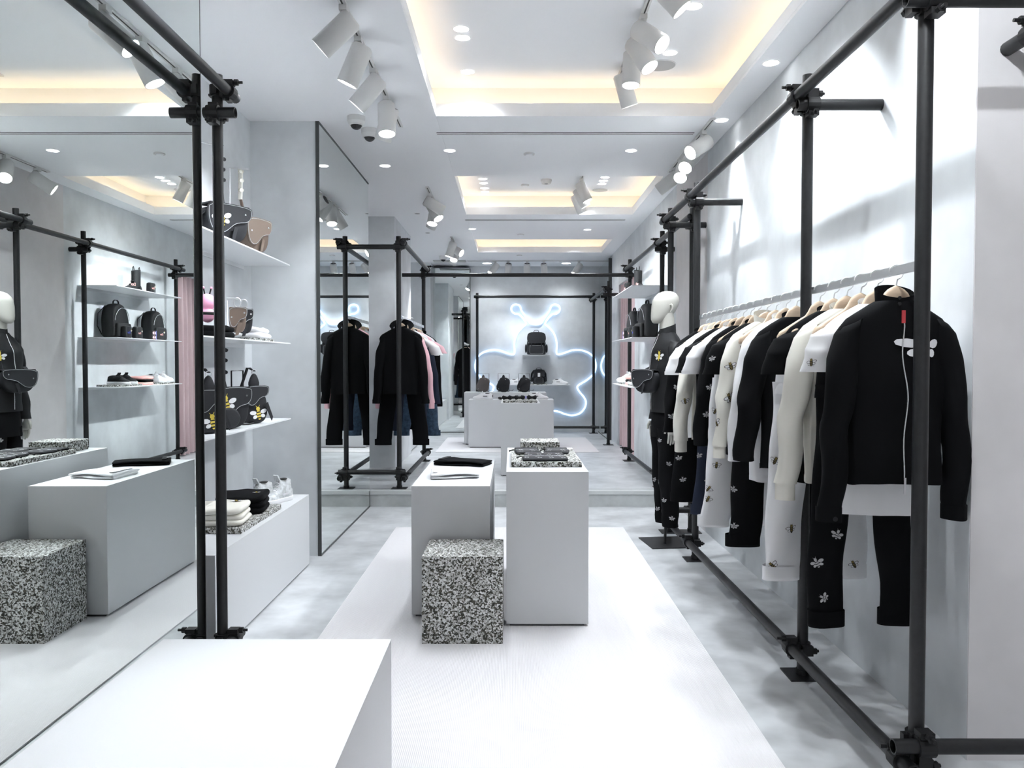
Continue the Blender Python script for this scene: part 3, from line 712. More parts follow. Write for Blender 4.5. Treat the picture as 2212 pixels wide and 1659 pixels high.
top('sweatshirt', 'cream long-sleeved sweatshirt next to the mannequin', 'sweatshirt', M_CREAM, HX - .01, 5.05, zr, .06, L=.70, sl=.68, sr=(.066, .054), out=.085, cuff=-.07, coll=.018, ph=4.4, bees=[(-1, .74, .62, .04, .3)], bee_out=True); H('the cream sweatshirt by the mannequin', 5.05, .06)
top('polo_shirt', 'white short-sleeved polo next to the mannequin shoulder', 'polo shirt', M_WHITECLOTH, HX - .01, 5.20, zr, .06, L=.70, ph=3.3, coll=.02, sl=.25, sr=(.068, .070), out=.095, cuff=.022); H('the white polo by the mannequin', 5.20, .06)
trousers('trousers', 'black trousers with bees at the far end of the rail', 'trousers', M_BLACKCLOTH, HX - .02, 5.32, zr, .04, L=0.84, z0=-.33, r0=.10, r1=.08, spread=.06, bees=rbees(4, 0, (-1,), 12, .04), ph=5.0); H('the black trousers at the far end', 5.32, .04)
top('sweatshirt', 'last black sweatshirt with bees at the end of the rail', 'sweatshirt', M_BLACKCLOTH, HX - .01, 5.44, zr, .05, L=.70, sl=.66, sr=(.066, .052), out=.075, coll=.016, ph=.2, bees=rbees(3, 0, (-1,), 14, .045)); H('the last black sweatshirt', 5.44, .05)

# ---- rear left rail (on the raised floor)
hx, hz = -1.117, 1.854
def H2(desc, y): hanger('pale wooden hanger on the rear rail holding ' + desc, hx, y, hz, -.03)
hd, lf = top('hoodie', 'black zip hoodie at the front of the rear rail', 'hoodie', M_BLACKCLOTH, hx, 8.02, hz, -.02, L=.66, sl=.70, sr=(.068, .05), out=.075, cuff=.04, coll=.05, ph=1.2, wd=1.12, th=1.2); H2('the black zip hoodie', 8.02)
hb = MB()
def hood(u, v):
    a = PI * u; r = .105 * math.sin(PI * (.12 + .86 * v) * .9)
    return (-.125 * math.cos(a) * (1 - .35 * v), .05 + .03 * math.sin(a) - .075 * v * (1 - math.sin(a)), -.015 + .075 * math.sin(a) * (1 - v * .4) - .05 * v * (1 - math.sin(a)))
hb.grid(hood, 24, 8); hb.build('hood', M_BLACKCLOTH, hd)
pts = [lf['body'].P(.75, .08 + .9 * k / 20) + Vector((0, -.003, 0)) for k in range(21)]
MB().tube(pts, .004, 6, flat=.5).build('zip', mat('dark zip', (.12, .12, .12), .4, 1.0), hd)
trousers('trousers', 'black rolled trousers hanging below the black hoodie', 'trousers', M_BLACKCLOTH, hx - .01, 8.16, hz, -.02, L=0.89, z0=-.33, r0=.10, r1=.078, spread=.11, ph=.6); H2('the black rolled trousers', 8.16)
top('sweatshirt', 'pink sweatshirt with its cuffs showing behind the black hoodie', 'sweatshirt', M_PINK, hx, 8.30, hz, -.04, L=.64, sl=.74, sr=(.068, .042), out=.11, cuff=-.06, coll=.016, ph=2.0); H2('the pink sweatshirt', 8.30)
trousers('jeans', 'dark denim jeans behind the pink sweatshirt', 'jeans', M_NAVY, hx, 8.48, hz, -.04, L=0.77, z0=-.33, r0=.10, r1=.075, spread=.05, ph=1.6); H2('the dark denim jeans', 8.48)
top('t_shirt', 'white t-shirt on the rear rail', 't-shirt', M_WHITECLOTH, hx, 8.66, hz, -.05, L=.66, ph=1.9, wd=1.1, coll=.014, sl=.24, sr=(.074, .08), out=.14); H2('the white t-shirt', 8.66)
top('sweatshirt', 'navy sweatshirt behind the rear white t-shirt', 'sweatshirt', M_NAVY, hx, 8.84, hz, -.04, L=.66, sl=.78, sr=(.068, .042), out=.12, coll=.016, ph=2.6); H2('the navy sweatshirt', 8.84)
top('t_shirt', 'pale pink t-shirt on the rear rail', 't-shirt', M_PINK, hx, 9.02, hz, -.05, L=.66, ph=1.1, wd=1.1, coll=.014, sl=.22, sr=(.07, .078), out=.16); H2('the pale pink t-shirt', 9.02)
trousers('jeans', 'faded blue jeans with turned-up cuffs on the rear rail', 'jeans', M_DENIM, hx + .02, 9.2, hz, -.05, L=0.89, z0=-.33, r0=.105, r1=.085, spread=.085, ph=2.6); H2('the faded blue jeans', 9.2)
top('t_shirt', 'second white t-shirt, behind the faded blue jeans', 't-shirt', M_WHITECLOTH, hx, 9.38, hz, -.05, L=.66, ph=3.9, wd=1.1, coll=.014, sl=.24, sr=(.06, .062), out=.05); H2('the second white t-shirt', 9.38)
top('coat', 'long black coat at the far end of the rear rail', 'coat', M_BLACKCLOTH, hx + .02, 9.6, hz, -.05, L=1.15, sl=.85, sr=(.055, .045), out=.055, coll=.03, ph=3.1); H2('the long black coat', 9.6)

# ------------------------------------------------------------------ mannequin
def hand_mesh(mb, o, sd, T=None):
    o = Vector(o)
    def palm(u, v):
        a = 2 * PI * u; w = (.018, .028, .036, .040, .038)[min(4, int(v * 4.999))]
        return o + Vector((math.cos(a) * .014, math.sin(a) * w, -.095 * v))
    mb.grid(palm, 12, 5, True, cap0=True, cap1=True)
    for k, (dy, L) in enumerate(((-.028, .070), (-.010, .082), (.009, .076), (.027, .058))):
        mb.tube([o + Vector((0, dy, -.088)), o + Vector((-sd * .004, dy * 1.05, -.088 - L * .45)), o + Vector((-sd * .016, dy * 1.05, -.088 - L * .8)), o + Vector((-sd * .026, dy, -.088 - L))], [.0095, .009, .008, .0055], 8)
    mb.tube([o + Vector((0, -.030, -.025)), o + Vector((-sd * .01, -.050, -.055)), o + Vector((-sd * .016, -.056, -.085))], [.012, .010, .007], 8)
mn = thing('mannequin', 'pale egg-headed mannequin in black jacket and bee trousers', 'mannequin', (1.18, 6.14, 0), rz=-PI / 2 + .12)
HB = 1.70     # chin height
b = MB()
hk = [(.000, .072, .016, .020), (.010, .064, .034, .040), (.030, .050, .048, .062), (.060, .032, .059, .081), (.095, .016, .068, .095), (.135, .004, .075, .104), (.175, -.004, .076, .104), (.205, -.010, .069, .093), (.230, -.014, .053, .070), (.243, -.016, .032, .042), (.248, -.016, .006, .008)]
def headf(u, v):
    t_ = v * (len(hk) - 1); i = min(int(t_), len(hk) - 2); k = t_ - i
    z, f_, hw, hd_ = [p + (q - p) * k for p, q in zip(hk[i], hk[i + 1])]
    a = 2 * PI * u
    tilt = .035 * (1 - v) * 0
    return (hw * math.cos(a), -f_ + hd_ * math.sin(a), HB + z - .028 * math.sin(a) * (1 - v) * .0 + tilt)
b.grid(headf, 32, 30, True, cap0=True, cap1=True)
b.tube([(0, .022, HB - .16), (0, .020, HB - .08), (0, .012, HB + .02), (0, .0, HB + .09)], [.066, .056, .058, .06], 20)
for sd in (-1, 1):     # ears
    b.tube([(sd * .074, .012, HB + .135), (sd * .080, .020, HB + .142), (sd * .082, .030, HB + .128), (sd * .079, .028, HB + .105), (sd * .074, .016, HB + .085)], [.004, .007, .008, .007, .004], 8)
# torso, hips, legs and arms under the clothes
b.tube([(0, .02, HB - .12), (0, .02, HB - .22), (0, .0, 1.25), (0, .01, 1.10), (0, .02, .98)], [.045, .075, .09, .085, .085], 20)
for sd in (-1, 1):
    b.tube([(sd * .082, .015, .95), (sd * .084, .005, .62), (sd * .085, .015, .35), (sd * .086, .02, .155)], [.07, .05, .042, .03], 14)
    b.tube([(sd * .185, .02, 1.47), (sd * .215, .03, 1.22), (sd * .230, -.01, .95)], [.034, .03, .024], 12)
    hand_mesh(b, (sd * .237, -.014, .955), sd)
b.build('body', M_SKIN, mn)
jb = MB()
jk_keys = [(1.630, .060, .062, .016), (1.61, .085, .072, .018), (1.585, .135, .085, .020), (1.545, .185, .098, .02), (1.48, .20, .112, .012), (1.35, .188, .12, .002), (1.2, .172, .112, .0), (1.08, .172, .112, .01), (1.02, .178, .118, .012)]
def jf(u, v):
    z = 1.630 - .61 * v
    A, B, cy = lerpk(jk_keys, z); a = 2 * PI * u
    w = .004 * math.sin(5 * a + 9 * v) + .004 * math.sin(20 * v + 2 * a)
    return ((A + w) * math.cos(a), cy + (B + w) * math.sin(a), z)
JL = Loft(jf)
mj = MB().grid(jf, 40, 30, True).build('jacket', M_BLACKNYLON, mn)
c = MB()
def cfn(u, v):
    a = 2 * PI * u; return ((.064 - .004 * v) * math.cos(a), .018 + (.066 - .004 * v) * math.sin(a), 1.615 + .062 * v + .022 * math.sin(a) * v)
c.grid(cfn, 24, 3, True); c.build('collar', M_BLACKNYLON, mj)
for sd in (-1, 1):
    def af(u, v, sd=sd):
        a = 2 * PI * u; r = .068 + (.046 - .068) * v ** .7
        if v < .08: r *= .5 + 6.2 * v
        w = .004 * math.sin(13 * v + a) + .003 * math.sin(24 * v + 2 * a)
        return (sd * (.168 + .062 * (1 - (1 - v) ** 2)) + (r + w) * math.cos(a), .02 + .012 * math.sin(PI * v) - .035 * v * v + (r + w) * math.sin(a), 1.560 - .61 * v + sd * (.3 * (.2 - min(v, .2))) * -r * math.cos(a) * 3)
    MB().grid(af, 22, 22, True).build('sleeve', M_BLACKNYLON, mj)
    AL = Loft(af)
    if sd == 1:
        for uu, vv, rr in ((.9, .6, .3), (.02, .82, -.4)): bee_mesh(AL.local(uu, vv), .045, rr).build('bee_patch', BEE_PALE, mj)
pts = [JL.P(.75, .02 + .95 * k / 20) + Vector((0, -.003, 0)) for k in range(21)]
MB().tube(pts, .004, 6).build('zip', M_ZIP, mj)
bee_mesh(JL.local(.845, .30), .085, 0).build('bee_patch', BEE_MATS, mj)
mt = MB()
def hipf(u, v):
    a = 2 * PI * u; z = 1.05 - .22 * v; A = .158 + .012 * math.sin(PI * v); B = .105 + .012 * v
    return (A * math.cos(a), .014 + B * math.sin(a), z)
mt.grid(hipf, 32, 6, True); mo = mt.build('trousers', M_BLACKCLOTH, mn)
for sd in (-1, 1):
    def lgf(u, v, sd=sd):
        a = 2 * PI * u; r = .094 + (.058 - .094) * v ** .75
        w = .004 * math.sin(3 * a + 14 * v) + .003 * math.sin(30 * v + a) * (1 if v > .6 else .4)
        return (sd * (.082 + .005 * v) + (r + w) * math.cos(a), .014 + (r * 1.05 + w) * math.sin(a) - .01 * math.sin(PI * v) + .01 * v, .90 - .755 * v)
    MB().grid(lgf, 26, 26, True).build('trouser_leg', M_BLACKCLOTH, mo)
    LL = Loft(lgf)
    for uu, vv, rr in ((.80, .12, .2), (.95, .35, -.5), (.70, .55, .8), (.86, .72, .1), (.98, .9, -.2), (.66, .85, .5)):
        bee_mesh(LL.local(uu if sd == 1 else 1.5 - uu, vv), .040, rr).build('bee_patch', BEE_PALE, mo)
MB().tube([(.05, -.01, .008), (.06, .0, .42)], .011, 12).build('support_rod', M_PIPE, mn)
MB().box(-.19, .19, -.15, .19, 0, .008).build('base_plate', M_PIPE, mn)

# ------------------------------------------------------------------ bags
FLAP = [(-.5, 1), (.5, 1), (.53, .82), (.50, .62), (.40, .50), (.24, .47), (.10, .40), (-.02, .24), (-.14, .10), (-.28, .05), (-.41, .12), (-.49, .32), (-.53, .65)]
SBODY = [(-.48, .97), (.48, .97), (.51, .6), (.46, .25), (.30, .04), (.0, .0), (-.30, .04), (-.46, .25), (-.51, .6)]
def smooth_out(o, it=2):
    for _ in range(it):
        n = []
        for i in range(len(o)):
            a, b_ = o[i], o[(i + 1) % len(o)]
            n += [(a[0] * .75 + b_[0] * .25, a[1] * .75 + b_[1] * .25), (a[0] * .25 + b_[0] * .75, a[1] * .25 + b_[1] * .75)]
        o = n
    return o
def sc(o, w, h): return [(x * w, z * h) for x, z in o]
def saddle_parts(r, m, w=.24, h=.19, d=.07, flipx=False, bee=0.0, piping=True):
    fx = -1 if flipx else 1
    bo = [(fx * x, z) for x, z in smooth_out(sc(SBODY, w, h))][::fx]
    MB().puffy(bo, d, .08).build('bag_body', m, r)
    fo = [(fx * x, z) for x, z in smooth_out(sc(FLAP, w * 1.03, h))][::fx]
    fo = [(x, z * .86 + h * .17) for x, z in fo]
    fl = MB(); fl.prism(fo, -d / 2 - .012, -d / 2 - .004); fl.box(-w * .47, w * .47, -d / 2 - .010, d / 2 * .8, h * .97, h * 1.02)
    flap = fl.build('flap', m, r)
    if piping: MB().tube([(x, -d / 2 - .0125, z) for x, z in [(q[0] * .955, h * .55 + (q[1] - h * .55) * .94) for q in fo]], .0016, 5, closed=True).build('stitching', M_STITCH, flap)
    for sx in (-.38, .36): MB().cyl((0, 0), .0055, 0, .004, 10).build('stud', M_ZIP, flap, loc=(fx * sx * w, -d / 2 - .012, h * (.62 if sx < 0 else .80)), rot=(PI / 2, 0, 0))
    # hanging stirrup tab
    MB().prism([(-.012, 0), (.012, 0), (.008, -.075), (-.010, -.085)], -d / 2 - .018, -d / 2 - .013, T=Matrix.Translation((fx * .12 * w, 0, h * .42)) @ Matrix.Rotation(fx * .25, 4, 'Y')).build('tab', m, r)
    if bee: bee_mesh(flat_fn((-fx * w * .22, -d / 2 - .0135, h * .62), (1, 0, 0), (0, 0, 1)), bee, .2).build('bee_patch', BEE_MATS, r)
def strap(r, pts, m, wd=.016, name='strap'):
    MB().tube(pts, wd, 8, flat=.18).build(name, m, r)
def buckles(r, pts, m=M_LEATHER):
    for p in pts: MB().prism(smooth_out([(-.018, -.011), (.018, -.011), (.018, .011), (-.018, .011)], 1), -.007, .007, T=Matrix.Translation(p) @ Matrix.Rotation(.25, 4, 'X')).build('buckle', m, r)

# black saddle bag high on the alcove shelf
r = thing('saddle_bag', 'black saddle bag with a yellow bee on the top alcove shelf', 'bag', (-1.66, 4.60, 2.081), rz=.95)
saddle_parts(r, M_LEATHER, .27, .215, .12, bee=.11)
strap(r, [(.02, .03, .20), (.03, .06, .35), (.03, .06, .56), (.04, .07, .575)], M_BLACKNYLON, .02); buckles(r, [(.03, .05, .44), (.032, .05, .38), (.035, .05, .50)])
strap(r, [(-.13, 0, .17), (-.19, -.01, .12), (-.17, .0, .06)], M_LEATHER, .03)
r = thing('wire_stand', 'thin white wire stand behind the black top-shelf bag', 'stand', (-1.78, 4.58, 2.081)); MB().tube([(0, -.08, 0), (0, -.08, .56), (.10, .02, .56)], .006, 8).build('wire', M_SHELF, r); MB().box(-.05, .05, -.12, .06, 0, .004).build('foot', M_SHELF, r)
# brown saddle bag
r = thing('saddle_bag', 'taupe brown saddle bag on the top alcove shelf', 'bag', (-1.65, 5.02, 2.081), rz=1.18)
saddle_parts(r, M_BROWN, .21, .21, .15)
strap(r, [(0, .02, .19), (-.02, .03, .28), (-.02, .05, .36)], M_BROWN, .012); strap(r, [(.05, .02, .19), (.0, .04, .27), (-.015, .05, .34)], M_BROWN, .010)
strap(r, [(-.02, .05, .34), (-.015, .05, .50), (-.015, .055, .535)], M_CREAM, .018); buckles(r, [(-.018, .045, .40), (-.016, .045, .46), (-.018, .045, .515)], M_CREAM)
r = thing('wire_stand', 'thin white wire stand holding the brown bag strap', 'stand', (-1.76, 5.02, 2.081)); MB().tube([(0, -.02, 0), (0, -.02, .53), (.11, .01, .53)], .006, 8).build('wire', M_SHELF, r); MB().box(-.06, .06, -.08, .06, 0, .004).build('foot', M_SHELF, r)

# shelf 2: caps, plush, key bags
r = thing('plush_charm', 'pink and black striped plush bee perched on black cloth', 'plush toy', (-1.665, 4.36, 1.605), rz=.6)
pb = MB(); pb.ellipsoid((0, 0, .055), .040, .038, .042); pb.ellipsoid((0, 0, .125), .044, .040, .046); pb.build('plush_body', M_PLUSH, r)
MB().tube([(.0415 * math.cos(a), .0395 * math.sin(a), .062) for a in [2 * PI * k / 20 for k in range(20)]], .008, 8, closed=True).build('stripe', M_BLK, r)
for sd in (-1, 1):
    f_ = MB().tube([(sd * .012, 0, .165), (sd * .02, -.005, .20)], .004, 8).build('feeler', M_BLK, r); MB().ellipsoid((sd * .021, -.006, .203), .007, .007, .007, 10, 6).build('feeler_tip', M_PLUSH, f_)
    MB().ellipsoid((sd * .045, .01, .07), .022, .012, .034, 12, 8).build('wing', M_WHT, r)
def folded(name, label, cat, m, x, y, z, w, d, n, h, rz=0, bees=(), skew=.006, group=None, m2=None):
    r = thing(name, label, cat, (x, y, z), rz, group); R = random.Random(label)
    for i in range(n):
        T = Matrix.Translation((R.uniform(-skew, skew), R.uniform(-skew, skew), i * h)) @ Matrix.Rotation(R.uniform(-.03, .03), 4, 'Z')
        b = MB(); b.slab(w * R.uniform(.96, 1), d * R.uniform(.96, 1), h * .98, h * .46, T=T)
        # gentle drape waves
        b.v = [(px, py, pz + (.004 * math.sin(px * 40 + i) + .004 * math.sin(py * 33 + 2 * i)) * (pz / (n * h))) for px, py, pz in b.v]
        b.build('fold', m if (m2 is None or i % 2) else m2, r)
    for (bx, by, s) in bees: bee_mesh(flat_fn((bx, by, n * h + .003), (1, 0, 0), (0, 1, 0)), s, .3, m in (M_CREAM, M_WHITECLOTH), eps=.004).build('bee_patch', BEE_MATS, r)
    return r
folded('folded_shirt', 'folded black shirts under the pink plush bee', 'shirt', M_BLACKCLOTH, -1.68, 4.38, 1.5365, .26, .26, 2, .034)
r = thing('wire_stand', 'low dark wire stand for the two small saddle charms', 'stand', (-1.70, 4.80, 1.5365)); MB().tube([(-.06, -.07, .004), (-.06, -.07, .246), (-.06, .13, .246), (-.06, .13, .004)], .004, 8).build('wire', M_CHROME, r); MB().box(-.065, .05, -.08, .14, 0, .004).build('foot', M_PIPE, r)
for dx, m, ds, yy in ((0, M_BROWN, 'taupe', 4.765), (0, M_LEATHER, 'black', 4.885)):
    r = thing('bag_charm', 'small %s saddle-shaped charm hung from a steel ring' % ds, 'charm', (-1.64, yy, 1.575), rz=.45)
    saddle_parts(r, m, .098, .150, .040, piping=True)
    MB().tube([(.020 * math.cos(a), 0, .182 + .028 * math.sin(a)) for a in [2 * PI * k / 18 for k in range(18)]], .004, 8, closed=True).build('ring', M_CHROME, r)
    MB().tube([(-.06, 0, .208), (.0, 0, .208)], .003, 6).build('pin', M_CHROME, r)
folded('folded_shirt', 'folded white shirts at the end of the middle alcove shelf', 'shirt', M_WHITECLOTH, -1.70, 5.17, 1.5555, .22, .34, 2, .036, .1)

# shelf 3: sling bags with bees
def sling(label, x, y, z, rz, bee=True, m=M_LEATHER, up=.30, w=.155, h=.25):
    r = thing('sling_bag', label, 'bag', (x, y, z), rz)
    out = smooth_out([(-.5 * w, .03), (-.3 * w, 0), (.35 * w, 0), (.55 * w, .06), (.50 * w, h * .6), (.30 * w, h * .92), (.0, h), (-.35 * w, h * .9), (-.55 * w, h * .5)])
    MB().puffy(out, .075, .10).build('bag_body', m, r)
    fl = [(x_, z_ * .55 + h * .42) for x_, z_ in smooth_out(sc(FLAP, w * .98, h))]
    f_ = MB().prism(fl, -.052, -.040).build('flap', m, r)
    MB().tube([(q[0] * .93, -.0525, h * .72 + (q[1] - h * .72) * .92) for q in fl], .0015, 5, closed=True).build('stitching', M_STITCH, f_)
    if bee: bee_mesh(flat_fn((.012, -.0385, h * .26), (1, 0, 0), (0, 0, 1)), .10, .15).build('bee_patch', BEE_MATS, r)
    MB().prism([(-.012, 0), (.012, 0), (.012, -.10), (-.004, -.12)], -.052, -.046, T=Matrix.Translation((.06, 0, .13)) @ Matrix.Rotation(-.35, 4, 'Y')).build('tab', m, r)
    # neck piece, ring and strap
    MB().puffy(smooth_out([(-.045, h * .9), (.045, h * .9), (.02, h * 1.25), (-.01, h * 1.28)]), .03, .15).build('neck', m, r)
    MB().tube([(.005 + .016 * math.cos(a), 0, h * 1.30 + .016 * math.sin(a)) for a in [2 * PI * k / 14 for k in range(14)]], .003, 6, closed=True).build('ring', M_CHROME, r)
    strap(r, [(.005, 0, h * 1.33), (.0, .03, h * 1.33 + up * .5), (.0, .05, h * 1.33 + up), (-.01, .06, h * 1.33 + up * .9), (-.06, .07, h * .8), (-.09, .06, .02)], M_BLACKNYLON, .013)
    return r
sling('black bee sling bag beside the near pipe post', -1.655, 4.33, 1.013, .7, up=.02)
r = thing('saddle_bag', 'black saddle bag with a bee and a tall upright strap', 'bag', (-1.66, 4.66, 1.013), rz=.85)
saddle_parts(r, M_LEATHER, .22, .24, .10, bee=.11)
strap(r, [(-.01, .02, .24), (-.01, .05, .32), (0, .06, .44), (0, .06, .515)], M_BLACKNYLON, .02); buckles(r, [(0, .045, .33), (0, .045, .40), (.003, .045, .46)])
MB().puffy([(.08 * math.cos(a) - .04, .065 + .065 * math.sin(a)) for a in [2 * PI * k / 20 for k in range(20)]], .05, .15, T=Matrix.Translation((0, -.05, 0))).build('round_pouch', M_LEATHER, r)
sling('black bee sling bag leaning on the black wire stand', -1.64, 5.05, 1.013, .8, up=.02)
r = thing('wire_stand', 'black rectangular wire stand behind a bee sling bag', 'stand', (-1.72, 4.98, 1.013))
MB().tube([(0, -.10, .004), (0, -.10, .335), (.0, .11, .335), (0, .11, .004)], .005, 8).build('wire', M_PIPE, r); MB().tube([(0, -.10, .005), (.09, -.06, .005), (.09, .13, .005), (0, .11, .005)], .005, 8).build('foot', M_PIPE, r)

# ------------------------------------------------------------------ shoes
def sneaker(label, x, y, z, rz, mu, ms=M_RUB, L=.29, high=0.0, dark=M_BLK, group=None, name='sneaker', laces=M_WHT, accent=None):
    r = thing(name, label, 'sneaker', (x, y, z), rz, group)
    # toe toward -y
    foot = [(-.15 * .30, .48), (-.16 * .30, .2), (-.135 * .30, -.1), (-.17 * .30, -.32), (-.10 * .30, -.47), (.03 * .30, -.5), (.145 * .30, -.42), (.18 * .30, -.25), (.135 * .30, .05), (.15 * .30, .3), (.11 * .30, .48), (0, .51)]
    so = smooth_out([(p[0] * L / .29, p[1] * L) for p in foot], 1)
    b = MB(); n = len(so)
    lay = [(0.0, .97), (.006, 1.0), (.024, 1.02), (.028, .99)]
    vs = []
    for zz, k in lay: vs += [(px * k, py * k, zz) for px, py in so]
    fs = [(j * n + i, j * n + (i + 1) % n, (j + 1) * n + (i + 1) % n, (j + 1) * n + i) for j in range(3) for i in range(n)]
    fs += [tuple(range(n - 1, -1, -1)), tuple(3 * n + i for i in range(n))]
    b.add(vs, fs, 0, True); b.build('sole', ms, r)
    def hgt(t): # height profile from toe (0) to heel (1)
        ks = [(0, .030), (.08, .048), (.25, .060), (.42, .092), (.55, .105 + high * .8), (.70, .088 + high), (.88, .092 + high), (1, .080 + high)]
        for (a, p), (c_, q) in zip(ks, ks[1:]):
            if a <= t <= c_: return p + (q - p) * ((t - a) / (c_ - a))
        return ks[-1][1]
    def hw(t):
        ks = [(0, .012), (.06, .032), (.2, .047), (.35, .047), (.55, .038), (.8, .040), (.95, .030), (1, .015)]
        for (a, p), (c_, q) in zip(ks, ks[1:]):
            if a <= t <= c_: return (p + (q - p) * ((t - a) / (c_ - a))) * L / .29
        return .01
    def up(u, v):
        t_ = v; a = PI * u; H_ = hgt(t_) - .022; w_ = hw(t_)
        c_, s_ = math.cos(a), math.sin(a)
        nar = 1 - .45 * max(0, s_) * (1 if t_ > .3 else .3)
        return (math.copysign(abs(c_) ** .6, c_) * w_ * nar, -L * .49 + L * .98 * t_, .022 + s_ ** .75 * H_)
    u_ = MB().grid(up, 18, 28).build('upper', mu, r)
    MB().ellipsoid((0, L * .22, hgt(.7) + .001), .024, L * .135, .006, 16, 6).build('lining', dark, u_)
    MB().prism([(-.022, 0), (.022, 0), (.018, .042), (-.018, .042)], -.004, .004, T=Matrix.Translation((0, L * .03, .085 + high)) @ Matrix.Rotation(.5, 4, 'X')).build('tongue', mu, r)
    lc = MB()
    for k in range(5):
        t_ = .36 + .045 * k; yy = -L * .49 + L * .98 * t_; zz = hgt(t_) + .002
        lc.tube([(-.022, yy, zz - .008), (0, yy, zz), (.022, yy, zz - .008)], .003, 5)
    lc.build('laces', laces, u_)
    if accent:
        MB().box(-.018, .018, L * .49 - .002, L * .49 + .004, .03, .07).build('heel_tab', accent, r)
        for sd in (-1, 1):
            MB().box(-.001, .001, -.03, .03, -.006, .006).build('side_mark', accent, r, loc=(sd * .041, .04, .05), rot=(0, sd * .25, 0))
    return r
# bench in alcove
sneaker('clear vinyl high-top sneaker behind the folded black sweaters', -1.62, 5.02, .491, -.5, M_TRANS, high=.055, L=.27, accent=M_WHT)
sneaker('clear vinyl high-top sneaker at the far end of the bench', -1.53, 5.16, .491, -.4, M_TRANS, high=.055, L=.27, accent=M_WHT)
sneaker('clear vinyl high-top sneaker at the near end of the bench', -1.62, 3.98, .491, .3, M_TRANS, high=.055, L=.27, accent=M_BLK)
folded('folded_sweater', 'folded cream sweaters on the speckled slab in the alcove', 'sweater', M_CREAM, -1.60, 4.38, .5205, .28, .30, 3, .032, .12, bees=[(.06, .07, .05)])
folded('folded_sweater', 'folded black sweaters on the speckled slab in the alcove', 'sweater', M_BLACKCLOTH, -1.60, 4.72, .5205, .28, .30, 3, .034, .16, bees=[(.08, -.02, .04)])

# ------------------------------------------------------------------ backpacks
def backpack(label, x, y, z, rz, m, w=.27, h=.36, d=.13, mark=None, zipm=M_ZIP, flap=False, tagc=False, straps=True, name='backpack'):
    r = thing(name, label, 'backpack', (x, y, z), rz)
    out = smooth_out([(-.5 * w, .04 * h), (-.42 * w, 0), (.42 * w, 0), (.5 * w, .04 * h), (.5 * w, .5 * h), (.40 * w, .84 * h), (.17 * w, .995 * h), (-.17 * w, .995 * h), (-.40 * w, .84 * h), (-.5 * w, .5 * h)])
    MB().puffy(out, d, .10, T=Matrix.Rotation(-.06, 4, 'X')).build('bag_body', m, r)
    pk = smooth_out([(-.40 * w, .05 * h), (-.36 * w, .02 * h), (0, .02 * h), (.36 * w, .02 * h), (.40 * w, .05 * h), (.41 * w, .22 * h), (.38 * w, .40 * h), (.33 * w, .43 * h), (0, .43 * h), (-.33 * w, .43 * h), (-.38 * w, .40 * h), (-.41 * w, .22 * h)], 1)
    p = MB().puffy(pk, .05, .12, T=Matrix.Translation((0, -d / 2 - .010, 0))).build('pocket', m, r)
    a = [(.40 * w * math.cos(PI * k / 16), -d / 2 + .004 - .01 * math.sin(PI * k / 16), .50 * h + .36 * h * math.sin(PI * k / 16)) for k in range(17)]
    MB().tube(a, .0035, 6).build('zip', zipm, r)
    MB().tube([(-.045, .0, h * .985), (-.040, .0, h * 1.05), (-.02, 0, h * 1.085), (.02, 0, h * 1.085), (.040, 0, h * 1.05), (.045, 0, h * .985)], .010, 8, flat=.5).build('handle', m, r)
    if straps:
        for sd in (-1, 1): strap(r, [(sd * .08, d / 2 - .01, h * .93), (sd * .12, d / 2 + .045, h * .7), (sd * .13, d / 2 + .05, h * .35), (sd * .13, d / 2, .04)], m, .022)
    if flap:
        f_ = MB().prism([(x_, z_ * .50 + h * .50) for x_, z_ in smooth_out(sc([(-.42, 1), (.42, 1), (.50, .5), (.46, .12), (.25, 0), (-.25, 0), (-.46, .12), (-.50, .5)], w, h))], -d / 2 - .022, -d / 2 - .004).build('flap', m, r)
        for sd in (-1, 1): MB().box(sd * w * .26 - .009, sd * w * .26 + .009, -d / 2 - .045, -d / 2 - .022, h * .30, h * .62).build('buckle_strap', m, r)
        MB().tube([(q[0], -d / 2 - .037, q[1]) for q in [(x_ * .86, z_ * .9 + .01) for x_, z_ in pk]], .0018, 5, closed=True).build('stitching', M_STITCH, p)
        for sd in (-1, 1): MB().puffy(smooth_out([(0, .03), (sd * .035, .04), (sd * .035, h * .45), (0, h * .48)][::sd]), .07, .12, T=Matrix.Translation((sd * w * .49, 0, 0))).build('side_pocket', m, r)
    if mark is not None:
        bee_mesh(flat_fn((-.035, -d / 2 - .036, h * .27), (1, 0, 0), (0, 0, 1)), .03, 0).build('bee_patch', BEE_MATS, r)
        lettering(r, 'Dior', .035, (-.012, -d / 2 - .037, h * .17), mark)
    if tagc: MB().box(-.022, .022, -d / 2 - .05, -d / 2 - .048, h * .5, h * .75).build('swing_tag', M_TAG, r)
    return r
def lettering(parent, text, size, loc, m, rot=(PI / 2, 0, 0)):
    cu = bpy.data.curves.new('lettering', 'FONT'); cu.body = text; cu.size = size; cu.extrude = .0004; cu.materials.append(m)
    tmp = bpy.data.objects.new('lettering_source', cu); COL.objects.link(tmp); bpy.context.view_layer.update()
    me = bpy.data.meshes.new_from_object(tmp.evaluated_get(bpy.context.evaluated_depsgraph_get())); bpy.data.objects.remove(tmp); bpy.data.curves.remove(cu)
    o = link('lettering', me, parent, loc, rot)
    return o
FX = -PI / 2      # front of the thing toward the mirror (-x)
backpack('larger black nylon backpack on the right bay shelf', 1.43, 8.44, 1.656, FX + .15, M_BLACKNYLON, .29, .37, .15)
